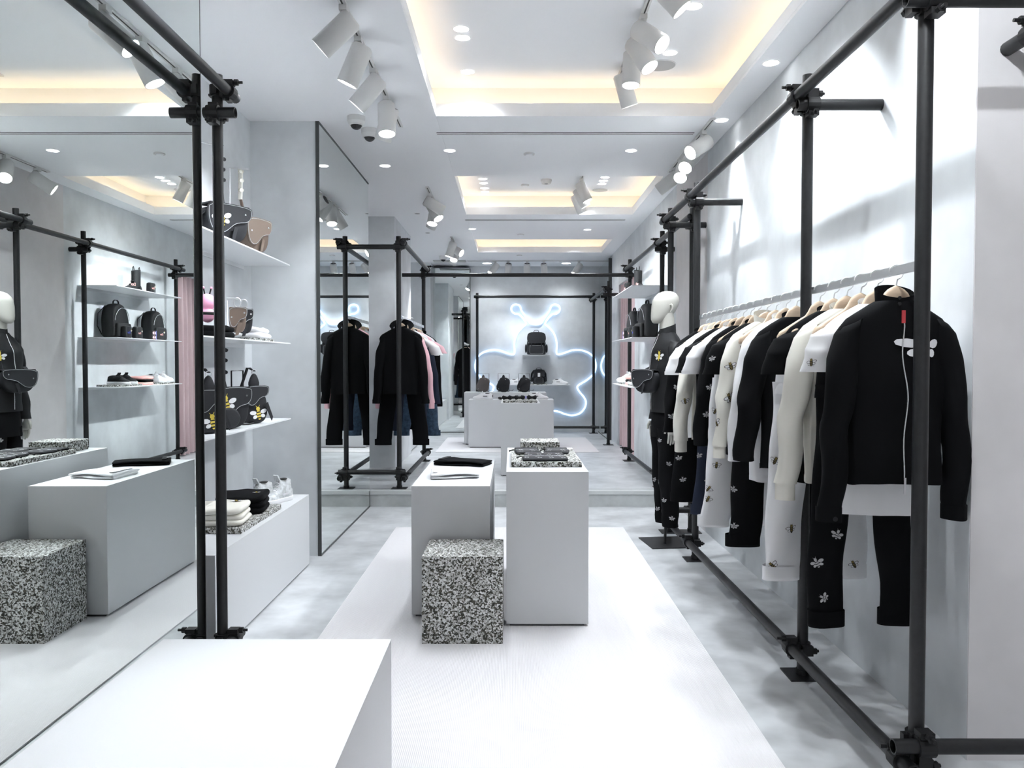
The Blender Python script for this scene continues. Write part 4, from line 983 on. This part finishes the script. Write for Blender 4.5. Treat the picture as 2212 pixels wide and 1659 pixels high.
backpack('black nylon backpack at the far end of the right bay shelf', 1.43, 9.32, 1.656, FX + .1, M_BLACKNYLON, .28, .35, .15, mark=M_ROSE)
def pouchbox(name, label, cat, x, y, z, rz, m, w, h, d, mark=None, m2=None):
    r = thing(name, label, cat, (x, y, z), rz)
    out = smooth_out([(-.5 * w, .02), (-.47 * w, 0), (0, 0), (.47 * w, 0), (.5 * w, .02), (.49 * w, h * .5), (.47 * w, h - .02), (.43 * w, h), (0, h), (-.43 * w, h), (-.47 * w, h - .02), (-.49 * w, h * .5)], 1)
    MB().puffy(out, d, .10).build('bag_body', m, r)
    MB().tube([(-.42 * w, -d / 2 + .006, h * .82), (.42 * w, -d / 2 + .006, h * .82)], .003, 6).build('zip', M_ZIP, r)
    if mark is not None:
        bee_mesh(flat_fn((-.25 * w, -d / 2 - .002, h * .62), (1, 0, 0), (0, 0, 1)), .028, 0).build('bee_patch', BEE_MATS, r)
        lettering(r, 'Dior', .034, (-.12 * w, -d / 2 - .003, h * .38), mark)
    return r
pouchbox('pouch', 'small black pouch with blue lettering before the larger backpack', 'pouch', 1.30, 8.40, 1.656, FX, M_BLACKNYLON, .14, .13, .06, M_BLUE)
pouchbox('pouch', 'small black pouch with red lettering before the larger backpack', 'pouch', 1.29, 8.62, 1.656, FX, M_BLACKNYLON, .15, .13, .06, M_ROSE)
r = thing('gift_box', 'small box printed with lilac and rose triangles', 'box', (1.27, 8.94, 1.656), FX)
MB().box(-.05, .05, -.02, .02, 0, .10).build('carton', M_BLK, r)
for k in range(2):
    for j, m in ((0, M_LILAC), (1, M_ROSE)):
        x0 = -.045 + j * .048; MB().add([(x0, -.0206, .004 + k * .048), (x0 + .045, -.0206, .026 + k * .048), (x0, -.0206, .048 + k * .048)], [(0, 1, 2)]).build('triangle_print', m, r)
MB().box(-.052, -.046, -.021, .021, 0, .10).build('spine', M_BLUE, r)
# boot on the top shelf
r = sneaker('black high sock boot on the top right shelf', 1.40, 8.76, 2.176, .12, M_BLACKNYLON, M_BLK, .30, 0.0, name='boot', laces=M_BLK); r['category'] = 'boot'
def shaft(u, v):
    a = 2 * PI * u; return ((.040 + .004 * v) * math.cos(a), .058 + .004 * v + (.066 - .008 * v) * math.sin(a), .055 + .185 * v + .012 * math.sin(a) * v)
MB().grid(shaft, 24, 8, True).build('shaft', M_BLACKNYLON, r)
for yy in (.000, .110): MB().tube([(0, yy, .225), (0, yy + .004, .27), (0, yy + .018, .282), (0, yy + .03, .24)], .007, 8, flat=.4).build('pull_loop', M_BLACKNYLON, r)
lettering(r, 'Dior', .05, (-.048, -.02, .06), M_ROSE, (PI / 2, 0, FX))
pouchbox('pouch', 'small black pouch with pink lettering beside the boot', 'pouch', 1.30, 8.98, 2.176, FX, M_BLACKNYLON, .12, .12, .06, M_ROSE)
# third shelf
sneaker('black sneaker with white sole, nearer on the lowest right shelf', 1.36, 8.34, 1.1705, FX + .35, M_BLACKNYLON, laces=M_BLK)
sneaker('black sneaker with white sole, second on the lowest right shelf', 1.37, 8.52, 1.1705, FX + .35, M_BLACKNYLON, laces=M_BLK)
folded('folded_scarf', 'folded black and pink printed knitwear on the lowest right shelf', 'knitwear', M_BLACKCLOTH, 1.38, 8.86, 1.1505, .22, .26, 3, .032, m2=M_ROSE)
sneaker('white sneaker, nearer of the pair on the lowest right shelf', 1.37, 9.24, 1.1705, FX + .3, M_WHITECLOTH)
sneaker('white sneaker at the far end of the lowest right shelf', 1.37, 9.42, 1.1705, FX + .3, M_WHITECLOTH)

# mannequin's belt bag
r = thing('belt_bag', 'black saddle belt bag slung across the mannequin', 'bag', (1.035, 6.10, 1.165), rz=FX + .50)
saddle_parts(r, M_LEATHER, .25, .18, .08)
strap(r, [(.09, .02, .17), (.10, .06, .28), (.075, .115, .40), (.03, .15, .44)], M_LEATHER, .016); strap(r, [(-.10, .03, .16), (-.12, .08, .18), (-.14, .14, .2)], M_LEATHER, .016)

# rear wall bags
backpack('large grey leather backpack on the shelf inside the neon bee', .43, 14.10, 1.536, 0, M_LEATHER, .34, .40, .16, flap=True)
backpack('small grey backpack with a white tag on the back wall', .475, 14.12, 1.021, 0, M_LEATHER, .21, .26, .12, flap=True, tagc=True)
sneaker('white sneaker on the back wall shelf, left of the small backpack', .10, 14.12, 1.007, PI / 2 + .15, M_WHITECLOTH, accent=M_GLASSEDGE)
sneaker('white sneaker on the back wall shelf, right of the small backpack', .86, 14.12, 1.007, -PI / 2 + PI - .1, M_WHITECLOTH, accent=M_GLASSEDGE)
for k, (x, m, ds) in enumerate(((-.44, M_BROWN, 'taupe grey sling bag on the first wire stand'), (-.13, M_LEATHER, 'charcoal sling bag on the middle wire stand'), (.185, M_LEATHER, 'charcoal sling bag on the wire stand nearest the back-wall backpack'))):
    mm = mat('taupe grey leather', (.115, .10, .095), .5) if k == 0 else m
    r = thing('sling_bag', ds, 'bag', (x, 12.20, ZP + .797), rz=0)
    out = smooth_out([(-.125, .055), (-.05, 0), (.06, 0), (.085, .05), (.105, .17), (.07, .215), (-.025, .23), (-.065, .20)], 1)
    MB().puffy(out, .07, .10).build('bag_body', mm, r)
    f_ = MB().prism([(x_ * .5 - .005, z_ * .5 + .03) for x_, z_ in smooth_out([(-.11, .05), (-.02, 0), (.09, .04), (.12, .17), (0, .2)])], -.042, -.034).build('flap', mm, r)
    MB().prism([(-.05, .08), (.05, .11), (.05, .125), (-.05, .095)], -.047, -.042).build('tab', mm, r)
    MB().puffy(smooth_out([(-.03, .21), (.03, .21), (.012, .265), (-.012, .265)]), .03, .15).build('neck', mm, r)
    MB().tube([(.014 * math.cos(a), 0, .275 + .016 * math.sin(a)) for a in [2 * PI * j / 12 for j in range(12)]], .003, 6, closed=True).build('ring', M_CHROME, r)
    for sx, zz in ((-.075, .05), (.03, .19)): MB().cyl((0, 0), .005, 0, .004, 8).build('stud', M_ZIP, r, loc=(sx, -.034, zz), rot=(PI / 2, 0, 0))
    strap(r, [(.08, .0, .03), (.13, .02, .02), (.15, .03, .035)], mm, .014)
    r = thing('wire_stand', 'black wire stand behind the ' + ds.split(' on ')[0] + [' at the left end of the block', ' at the centre of the block', ' at the right end of the block'][k], 'stand', (x, 12.27, ZP + .797))
    MB().tube([(-.085, 0, .003), (-.085, 0, .28), (.085, 0, .28), (.085, 0, .003)], .004, 6).build('wire', M_PIPE, r); MB().tube([(-.085, 0, .004), (-.085, .08, .004), (.085, .08, .004), (.085, 0, .004)], .004, 6).build('foot', M_PIPE, r)
sneaker('white sneaker with dark marks at the left of the wide block', -.43, 11.72, ZP + .7065, -PI / 2 + PI, M_WHITECLOTH, accent=M_BLK, L=.30) .rotation_euler[2] = -PI / 2 - .1
sneaker('white sneaker with dark marks at the right of the wide block', .39, 11.72, ZP + .7065, PI / 2 + .1, M_WHITECLOTH, accent=M_BLK, L=.30)
r = thing('clutch', 'flat dark clutch beside the left white sneaker', 'bag', (-.13, 11.72, ZP + .7065), .2); MB().slab(.13, .20, .035, .016).build('bag_body', M_BLACKNYLON, r); MB().tube([(-.05, -.09, .037), (.05, -.09, .037)], .004, 6).build('zip', M_ZIP, r)
# bows on the step plinth
for k in range(5):
    x = -.055 + .07 * k; y_ = 8.93 + .06 * (k % 2) + .02 * k
    r = thing('bow_tie', ['dark patterned bow tie at the left end of the row on the step plinth', 'dark bow tie second from the left on the step plinth', 'dark bow tie in the middle of the step plinth row', 'dark bow tie fourth from the left on the step plinth', 'dark bow tie at the right end of the step plinth row'][k], 'bow tie', (x, y_, ZP + .8255), .2 * (k - 2), 'bow ties on the step plinth')
    for sd in (-1, 1): MB().puffy(smooth_out([(0, .018), (sd * .055, .0), (sd * .06, .06), (0, .038)][::sd], 1), .03, .12, T=Matrix.Translation((0, 0, 0))).build('wing', M_NAVY if k % 2 else M_BLACKNYLON, r)
    MB().box(-.010, .010, -.018, .018, .014, .042).build('knot', M_LILAC if k == 3 else M_BLK, r)

# pouches on the tall plinth
def flatpouch(label, x, y, z, rz, w, d, seed, rot=None):
    r = thing('leather_pouch', label, 'pouch', (x, y, z), rz)
    MB().slab(w, d, .016, .008, e=12).build('bag_body', M_LEATHER, r)
    R = random.Random(seed); nx, ny = max(2, int(w / .055)), max(2, int(d / .05))
    for i in range(nx):
        for j in range(ny):
            bx = -w / 2 + w * (i + .5) / nx + R.uniform(-.008, .008); by = -d / 2 + d * (j + .5) / ny + R.uniform(-.006, .006)
            b_ = MB(); a = R.uniform(-.9, .9)
            for e_ in (ell(-.008, 0, .007, .0045, a), ell(.006, .004, .007, .0045, a + .5)): b_.add([(bx + p, by + q, .0168) for p, q in e_], [tuple(range(len(e_)))], 0)
            b_.build('bee_patch', M_WHT, r)
    MB().tube([(-w / 2 + .01, d / 2 - .006, .015), (w / 2 - .01, d / 2 - .006, .015)], .0025, 6).build('zip', M_ZIP, r)
    MB().tube([(-w / 2, d / 2 - .006, .014), (-w / 2 - .02, d / 2 - .008, .010), (-w / 2 - .03, d / 2 - .012, .007)], [.003, .004, .006], 6).build('zip_pull', M_BLK, r)
    return r
flatpouch('black bee-dotted pouch nearest the front edge of the tall plinth', .185, 4.455, .8535, .01, .255, .135, 1)
flatpouch('black bee-dotted pouch second from the front edge of the tall plinth', .185, 4.60, .8535, -.02, .235, .125, 2)
flatpouch('black bee-dotted pouch at the left of the rear pair on the tall plinth', .095, 4.79, .8535, .12, .15, .15, 3)
flatpouch('black bee-dotted pouch at the right of the rear pair on the tall plinth', .27, 4.80, .8535, -.12, .15, .15, 4)
r = thing('leather_pouch', 'black bee-dotted card case propped against the thick speckled slab, left', 'pouch', (.09, 4.94, .8535), .15); MB().slab(.14, .11, .014, .006, e=12).build('bag_body', M_LEATHER, r)
r = thing('leather_pouch', 'black bee-dotted card case propped against the thick speckled slab, right', 'pouch', (.27, 4.94, .8535), -.15); MB().slab(.14, .11, .014, .006, e=12).build('bag_body', M_LEATHER, r)

# folded trousers on the lower plinth
def foldtrousers(label, x, y, z, rz, m, L, W_, n, m2):
    r = thing('folded_trousers', label, 'trousers', (x, y, z), rz)
    for i in range(n):
        b = MB()
        def fn(u, v, i=i):
            a = 2 * PI * u; e = .55; c_, s_ = math.cos(a), math.sin(a)
            wv = 1 + .10 * math.sin(6 * v + i) - .18 * v
            zz = .0085 + i * .0145 + math.copysign(abs(s_) ** e, s_) * (.007 + .005 * math.exp(-((v - .15) / .12) ** 2)) + .006 * math.sin(PI * v) * i
            return (-L / 2 + L * v, math.copysign(abs(c_) ** e, c_) * W_ / 2 * wv + .006 * math.sin(9 * v + i), max(.0005, zz))
        b.grid(fn, 20, 22, True, cap0=True, cap1=True); b.build('fold', m, r)
    MB().slab(.03, W_ * .8, .004, .002, T=Matrix.Translation((-L * .40, 0, n * .0145 + .0085))).build('label_patch', m2, r)
    return r
foldtrousers('folded white trousers on the lower plinth', -.34, 4.70, .7265, .10, M_WHITECLOTH, .28, .26, 2, M_WHT)
ft = foldtrousers('folded black trousers on the lower plinth', -.32, 5.24, .7265, -.35, M_BLACKCLOTH, .34, .20, 2, M_BLACKNYLON)
lettering(ft, 'Dior', .022, (-.15, -.03, .044), M_WHT, (0, 0, PI / 2))

# ------------------------------------------------------------------ curtain, neon
r = thing('curtain', 'pleated dusty pink curtain closing the fitting room', 'curtain', (1.66, 11.17, ZP))
def cu(u, v):
    y = -.80 + 1.60 * u; z = .012 + 2.42 * (1 - v)
    return (.045 * math.sin(2 * PI * 10 * u + .6 * math.sin(7 * u)) * (1 - .35 * (1 - v)) + .012 * math.sin(23 * u), y + .012 * math.sin(2 * PI * 10 * u + 1), z)
MB().grid(cu, 200, 10).build('cloth', M_CURTAIN, r)
MB().tube([(0, -.80, 2.43), (0, .80, 2.43)], .012, 10).build('curtain_rail', M_PIPE, r)

k_ = .205; cxn = 765
half = [(765, 297), (815, 290), (836, 268), (882, 198), (915, 150), (926, 112), (950, 92), (985, 90), (1012, 108), (1020, 140), (1006, 170), (978, 187), (945, 190), (900, 232), (866, 290), (900, 325), (948, 378), (978, 445), (990, 520), (985, 585), (1000, 614), (1060, 600), (1150, 570), (1232, 568), (1312, 590), (1370, 635), (1395, 690), (1402, 740), (1392, 790), (1365, 832), (1300, 888), (1222, 934), (1206, 965), (1232, 1012), (1280, 1070), (1297, 1120), (1282, 1180), (1232, 1235), (1150, 1256), (1070, 1240), (1010, 1216), (955, 1210), (900, 1235), (840, 1290), (765, 1318)]
def neon_pt(x, z):
    px, py = 1000 + x * k_, 640 + z * k_
    D = YB - .03
    return ((px - 1106) * D / 1720, 0, 1.40 + (783 - py) * D / 1720)
full = half + [(2 * cxn - x, z) for x, z in reversed(half[1:-1])]
def catmull(P, n=4):
    out = []; N = len(P)
    for i in range(N):
        p0, p1, p2, p3 = [Vector(P[(i + j) % N]) for j in (-1, 0, 1, 2)]
        for k in range(n):
            t = k / n; out.append(.5 * ((2 * p1) + (p2 - p0) * t + (2 * p0 - 5 * p1 + 4 * p2 - p3) * t * t + (3 * p1 - p0 - 3 * p2 + p3) * t ** 3))
    return out
NP = catmull([neon_pt(*p) for p in full], 4)
c0 = Vector((NP[0].x, YB - .035, 1.40))
r = thing('neon_sign', 'glowing blue-white neon outline of a bee on the back wall', 'neon sign', (c0.x, c0.y, 0))
MB().tube([(p.x - c0.x, 0, p.z) for p in NP], .0145, 8, closed=True).build('neon_tube', M_NEON, r)
for k in range(0, len(NP), 16):
    p = NP[k]; MB().box(p.x - c0.x - .006, p.x - c0.x + .006, .004, .034, p.z - .006, p.z + .006).build('standoff', M_TAG, r)

# ------------------------------------------------------------------ lights
def spot_meshes():
    b = MB()
    n = 24; R = .056; L = .215
    prof = [(R * .80, .0), (R, .012), (R, L), (R * .93, L), (R * .90, L - .014)]
    vs = []
    for rr, z in prof: vs += [(rr * math.cos(2 * PI * k / n), rr * math.sin(2 * PI * k / n), -z) for k in range(n)]
    fs = [(j * n + k, j * n + (k + 1) % n, (j + 1) * n + (k + 1) % n, (j + 1) * n + k) for j in range(4) for k in range(n)]
    b.add(vs, fs, 0, True)
    g = MB().cyl((0, 0), R * .80, -.002, .0, n)
    l = MB().cyl((0, 0), R * .90, -L + .008, -L + .012, n)
    return b.mesh('housing', M_SPOT), g.mesh('rear_grille', M_DARKEND), l.mesh('lens', M_LENS)
SH, SG, SLN = spot_meshes()
def track(label, a, b, cz):
    a = Vector(a); b = Vector(b); c_ = (a + b) / 2
    r = thing('ceiling_track', label, 'track', (c_.x, c_.y, cz)); d = (b - a)
    hx_, hy_ = (abs(d.x) / 2 + .017, .017) if abs(d.x) > abs(d.y) else (.017, abs(d.y) / 2 + .017)
    MB().box(-hx_, hx_, -hy_, hy_, -.012, -.0005).build('channel', M_SPOT, r)
    ix, iy = (hx_ - .02, .004) if hx_ > hy_ else (.004, hy_ - .02)
    MB().box(-ix, ix, -iy, iy, -.0135, -.012).build('slot', M_DARKEND, r)
def head(label, x, y, cz, d, power=None, spot=50, off=.095, back=.06):
    d = Vector(d).normalized(); r = thing('spotlight', label, 'spotlight', (x, y, cz - .013))
    MB().box(-.018, .018, -.03, .03, -.026, 0).build('adapter', M_SPOT, r)
    pv = Vector((0, 0, -off))
    st = MB(); st.tube([(0, 0, -.02), (0, 0, -.055), pv], .015, 10); st.tube([(0, 0, -.05), (0, 0, -.062)], .020, 10); st.build('stem', M_SPOT, r)
    q = d.to_track_quat('-Z', 'Y').to_matrix().to_4x4(); M = Matrix.Translation(pv - d * back) @ q
    h = link('housing', SH, r, M=M); link('rear_grille', SG, h); link('lens', SLN, h)
    lp = pv + d * (.215 - back + .006)
    lamp('beam', 'SPOT', lp, P_TRACK if power is None else power, r, COOL, d, .022, spot, .6)
XT = -.808
track('white lighting track beside the front ceiling cove, above the carpet', (XT, 0.4), (XT, 5.82), CZ)
A = [(0.9, (-.75, .25, -.6), 60, 70), (1.7, (-.7, .2, -.65), 60, 70), (2.6, (-.72, .25, -.6), 60, 70), (3.87, (-.70, .05, -.62), 85, 60), (4.24, (-.42, .10, -.90), 34, 60), (4.69, (-.64, .06, -.72), 45, 66), (5.17, (.05, -.20, -.95), 30, 40), (5.27, (-.30, .30, -.88), 30, 60)]
for k, (y, d, p_, sp_) in enumerate(A): head('white cylinder spotlight, %s from the entrance on the track above the carpet' % ORD[k], XT, y, CZ, d, p_, sp_)
XT2 = .742
track('white lighting track inside the front ceiling cove', (XT2, -.4), (XT2, 5.50), IZ)
for k, (y, d, p_, sp_) in enumerate([(0.6, (.6, .25, -.70), 60, 70), (1.5, (.62, .45, -.6), 60, 66), (2.6, (.62, .10, -.75), 55, 66), (4.0, (.62, -.05, -.72), 66, 74), (4.55, (.52, -.42, -.55), 26, 50), (4.78, (.42, -.30, -.8), 26, 50), (4.98, (-.05, -.10, -.95), 26, 40), (5.36, (.30, .20, -.90), 76, 78)]): head('white cylinder spotlight, %s from the entrance inside the front cove' % ORD[k], XT2, y, IZ, d, p_, sp_)
track('white lighting track on the ceiling above the mannequin', (1.415, 5.66), (1.415, 7.20), CZ)
for k, (y, d, p_, sp_) in enumerate([(5.93, (-.70, -.40, -.50), 120, 52), (6.33, (-.45, -.6, -.65), 50, 50), (6.62, (-.3, -.62, -.72), 60, 50), (7.05, (-.75, .35, -.55), 50, 70)]): head('white cylinder spotlight, %s from the entrance above the mannequin' % ORD[k], 1.415, y, CZ, d, p_, sp_)
track('white lighting track inside the middle ceiling cove', (XT2, 8.3), (XT2, 9.25), IZ)
for k, (y, d, p_, sp_) in enumerate([(8.55, (.40, -.05, -.86), 30, 66), (8.86, (.46, .05, -.84), 30, 66), (9.18, (.42, .20, -.86), 40, 66)]): head('white cylinder spotlight, %s from the entrance inside the middle cove' % ORD[k], XT2, y, IZ, d, p_, sp_)
track('short white lighting track before the rear pillar', (-.83, 7.84), (-.83, 9.3), CZ)
for k, (y, d, p_, sp_) in enumerate([(8.1, (.84, .22, -.48), 260, 44), (8.32, (.45, -.30, -.8), 40, 60), (8.55, (-.12, -.35, -.93), 40, 60), (8.80, (-.45, .3, -.8), 14, 70)]): head('white cylinder spotlight, %s on the short track before the rear pillar' % ORD[k], -.83, y, CZ, d, p_, sp_)
track('short white lighting track near the rear pillar top', (-.83, 10.95), (-.83, 12.3), CZ)
for k, (y, d, p_, sp_) in enumerate([(11.1, (-.30, -.05, -.93), 70, 70), (11.35, (.78, -.42, -.48), 80, 50), (11.65, (-.1, -.5, -.85), 45, 60), (12.0, (-.45, .3, -.8), 70, 70)]): head('white cylinder spotlight, %s on the track past the rear pillar' % ORD[k], -.83, y, CZ, d, p_, sp_)
track('white lighting track across the ceiling before the back wall', (-.75, 13.5), (1.6, 13.5), CZ)
for k, (x, d, p_, sp_) in enumerate([(-.28, (-.55, -.35, -.75), 30, 60), (-.06, (-.10, .36, -.90), 18, 66), (.255, (.0, .36, -.90), 26, 66), (.54, (.10, .36, -.90), 18, 66), (1.13, (-.55, -.25, -.8), 30, 60)]): head('white cylinder spotlight, %s from the left before the back wall' % ORD[k], x, 13.5, CZ, d, p_, sp_)

def downlight(label, x, y, cz, power=None, r0=.045, lit=True, spot=118, ring=M_SPOT):
    r = thing('downlight', label, 'downlight', (x, y, cz))
    n = 24; b = MB()
    vs = [((r0 + .006) * math.cos(2 * PI * k / n), (r0 + .006) * math.sin(2 * PI * k / n), -.0005) for k in range(n)] + [(r0 * math.cos(2 * PI * k / n), r0 * math.sin(2 * PI * k / n), -.003) for k in range(n)]
    b.add(vs, [(k, (k + 1) % n, n + (k + 1) % n, n + k) for k in range(n)], 0, True); b.build('trim_ring', ring, r)
    MB().cyl((0, 0), r0, -.0025, -.0008, n).build('lens', M_DOWN if lit else M_GLASSEDGE, r)
    if lit and power != 0: lamp('beam', 'SPOT', (0, 0, -.012), P_DOWN if power is None else power, r, COOL, (0, 0, -1), .04, spot, .8)
for k, y in enumerate((3.1, 4.62, 5.70)): downlight('wall-washing round downlight, %s from the entrance along the right wall' % ORD[k], 1.487, y, CZ, P_WASH, spot=80)
downlight('round downlight over the carpet end, left of the air slot', -.505, 6.51, CZ); downlight('round downlight over the carpet end, right of the air slot', .966, 6.51, CZ)
downlight('round downlight beside the tall pier mirror', -1.109, 7.01, CZ); downlight('round downlight between rear coves, left', -.512, 10.30, CZ, 36); downlight('round downlight between rear coves, right', .977, 10.36, CZ, 36)
for k, (y, p_, sp_) in enumerate(((1.45, 260, 38), (2.3, 60, 50), (3.15, 50, 40), (4.756, 45, 118), (4.884, 0, 60), (5.45, 45, 118))): downlight('round downlight in the front cove, %s of the left row' % ORD[k], -.30, y, IZ, p_, spot=sp_)
for k, (y, p_, sp_) in enumerate(((1.2, 60, 60), (2.2, 65, 60), (3.2, 95, 74), (4.457, 45, 118), (5.12, 45, 118))): downlight('round downlight in the front cove, %s of the right row' % ORD[k], 1.005, y, IZ, p_, spot=sp_)
for k, y in enumerate((8.60, 8.80, 9.05, 9.24)): downlight('round downlight in the middle cove, %s of the left row' % ORD[k], -.312, y, IZ, 44 if k == 1 else 0)
for k, y in enumerate((8.53, 8.68, 8.83)): downlight('round downlight in the middle cove, %s of the right row' % ORD[k], .99, y, IZ, 44 if k == 1 else 0)
for k, y in enumerate((11.7, 12.2)): downlight('round downlight in the rear cove, %s of the left row' % ORD[k], -.30, y, IZ, 40 if k else 0); downlight('round downlight in the rear cove, %s of the right row' % ORD[k], .99, y, IZ, 40 if k else 0)
downlight('large ringed downlight before the back wall, left', -.43, 13.85, CZ, 30, .075, ring=M_GLASSEDGE); downlight('large ringed downlight before the back wall, right', .937, 13.85, CZ, 30, .075, ring=M_GLASSEDGE)
downlight('unlit ceiling fitting above the rear pillar, nearer', -1.095, 9.25, CZ, lit=False, r0=.03); downlight('unlit ceiling fitting above the rear pillar, farther', -1.12, 10.62, CZ, lit=False, r0=.03)

# ceiling details
for y, lb in ((6.03, 'long double air slot between the front and middle coves'), (9.67, 'long double air slot behind the middle cove')):
    r = thing('air_slot', lb, 'air vent', (.40, y, CZ))
    for s in (-1, 1): MB().box(-.965, .965, s * .020 - .007, s * .020 + .007, -.003, -.0005).build('slot', M_DARKEND, r)
    MB().box(-.965, .965, -.010, .010, -.004, -.0005).build('divider', M_CEIL, r)
for x, y, lb, rr, cz in ((.985, 5.335, 'round ceiling speaker in the front cove', .10, IZ), (1.005, 9.15, 'round ceiling speaker in the middle cove', .09, IZ)):
    r = thing('ceiling_speaker', lb, 'speaker', (x, y, cz)); MB().cyl((0, 0), rr, -.004, -.0005, 32).build('grille', mat('speaker grille', (.50, .51, .52), .7), r); MB().tube([(rr * math.cos(2 * PI * k / 32), rr * math.sin(2 * PI * k / 32), -.003) for k in range(32)], .003, 6, closed=True).build('rim', M_CEIL, r)
for x, y, lb, cz in ((.141, 6.60, 'small white ceiling sensor near the front air slot', CZ), (.118, 10.73, 'small white ceiling sensor before the rear cove', CZ), (.119, 12.81, 'small white ceiling sensor behind the rear cove', CZ), (.144, 8.88, 'small white ceiling sensor in the middle cove', IZ)):
    r = thing('ceiling_sensor', lb, 'sensor', (x, y, cz)); MB().cyl((0, 0), .045, -.012, -.0005, 20).build('disc', M_SPOT, r); MB().cyl((0, 0), .030, -.016, -.012, 20).build('cap', M_CEIL, r)
r = thing('smoke_detector', 'white smoke detector in the middle cove', 'smoke detector', (.369, 8.64, IZ)); MB().cyl((0, 0), .060, -.02, -.0005, 24).build('base', M_SPOT, r); MB().cyl((0, 0), .048, -.045, -.02, 24, r2=.056).build('cap', M_SPOT, r); MB().cyl((0, 0), .02, -.047, -.045, 12).build('grille', M_GLASSEDGE, r)
for x, y, lb in ((-1.09, 5.62, 'white dome security camera beside the pier, nearer'), (-1.05, 5.92, 'white dome security camera beside the pier, farther'), (-1.11, 12.9, 'dark dome security camera at the far ceiling')):
    r = thing('security_camera', lb, 'camera', (x, y, CZ)); b = MB().cyl((0, 0), .062, -.035, -.0005, 24); b.cyl((0, 0), .050, -.055, -.035, 24, r2=.062); b.build('base', M_SPOT, r)
    MB().ellipsoid((0, 0, -.052), .042, .042, .040, 18, 10).build('dome', M_CAM, r); MB().tube([(.044 * math.cos(2 * PI * k / 20), .044 * math.sin(2 * PI * k / 20), -.058) for k in range(20)], .006, 6, closed=True).build('bezel', M_SPOT, r)
for x0, x1, y, lb in ((-1.33, -.78, 13.55, 'grey air grille on the far left ceiling'),):
    r = thing('air_grille', lb, 'air vent', ((x0 + x1) / 2, y, CZ)); a = (x1 - x0) / 2; MB().box(-a, a, -.12, .12, -.004, -.0005).build('backing', M_GLASSEDGE, r)
    for k in range(6): MB().box(-a, a, -.1 + .04 * k - .004, -.1 + .04 * k + .004, -.009, -.004).build('louvre', M_SPOT, r)
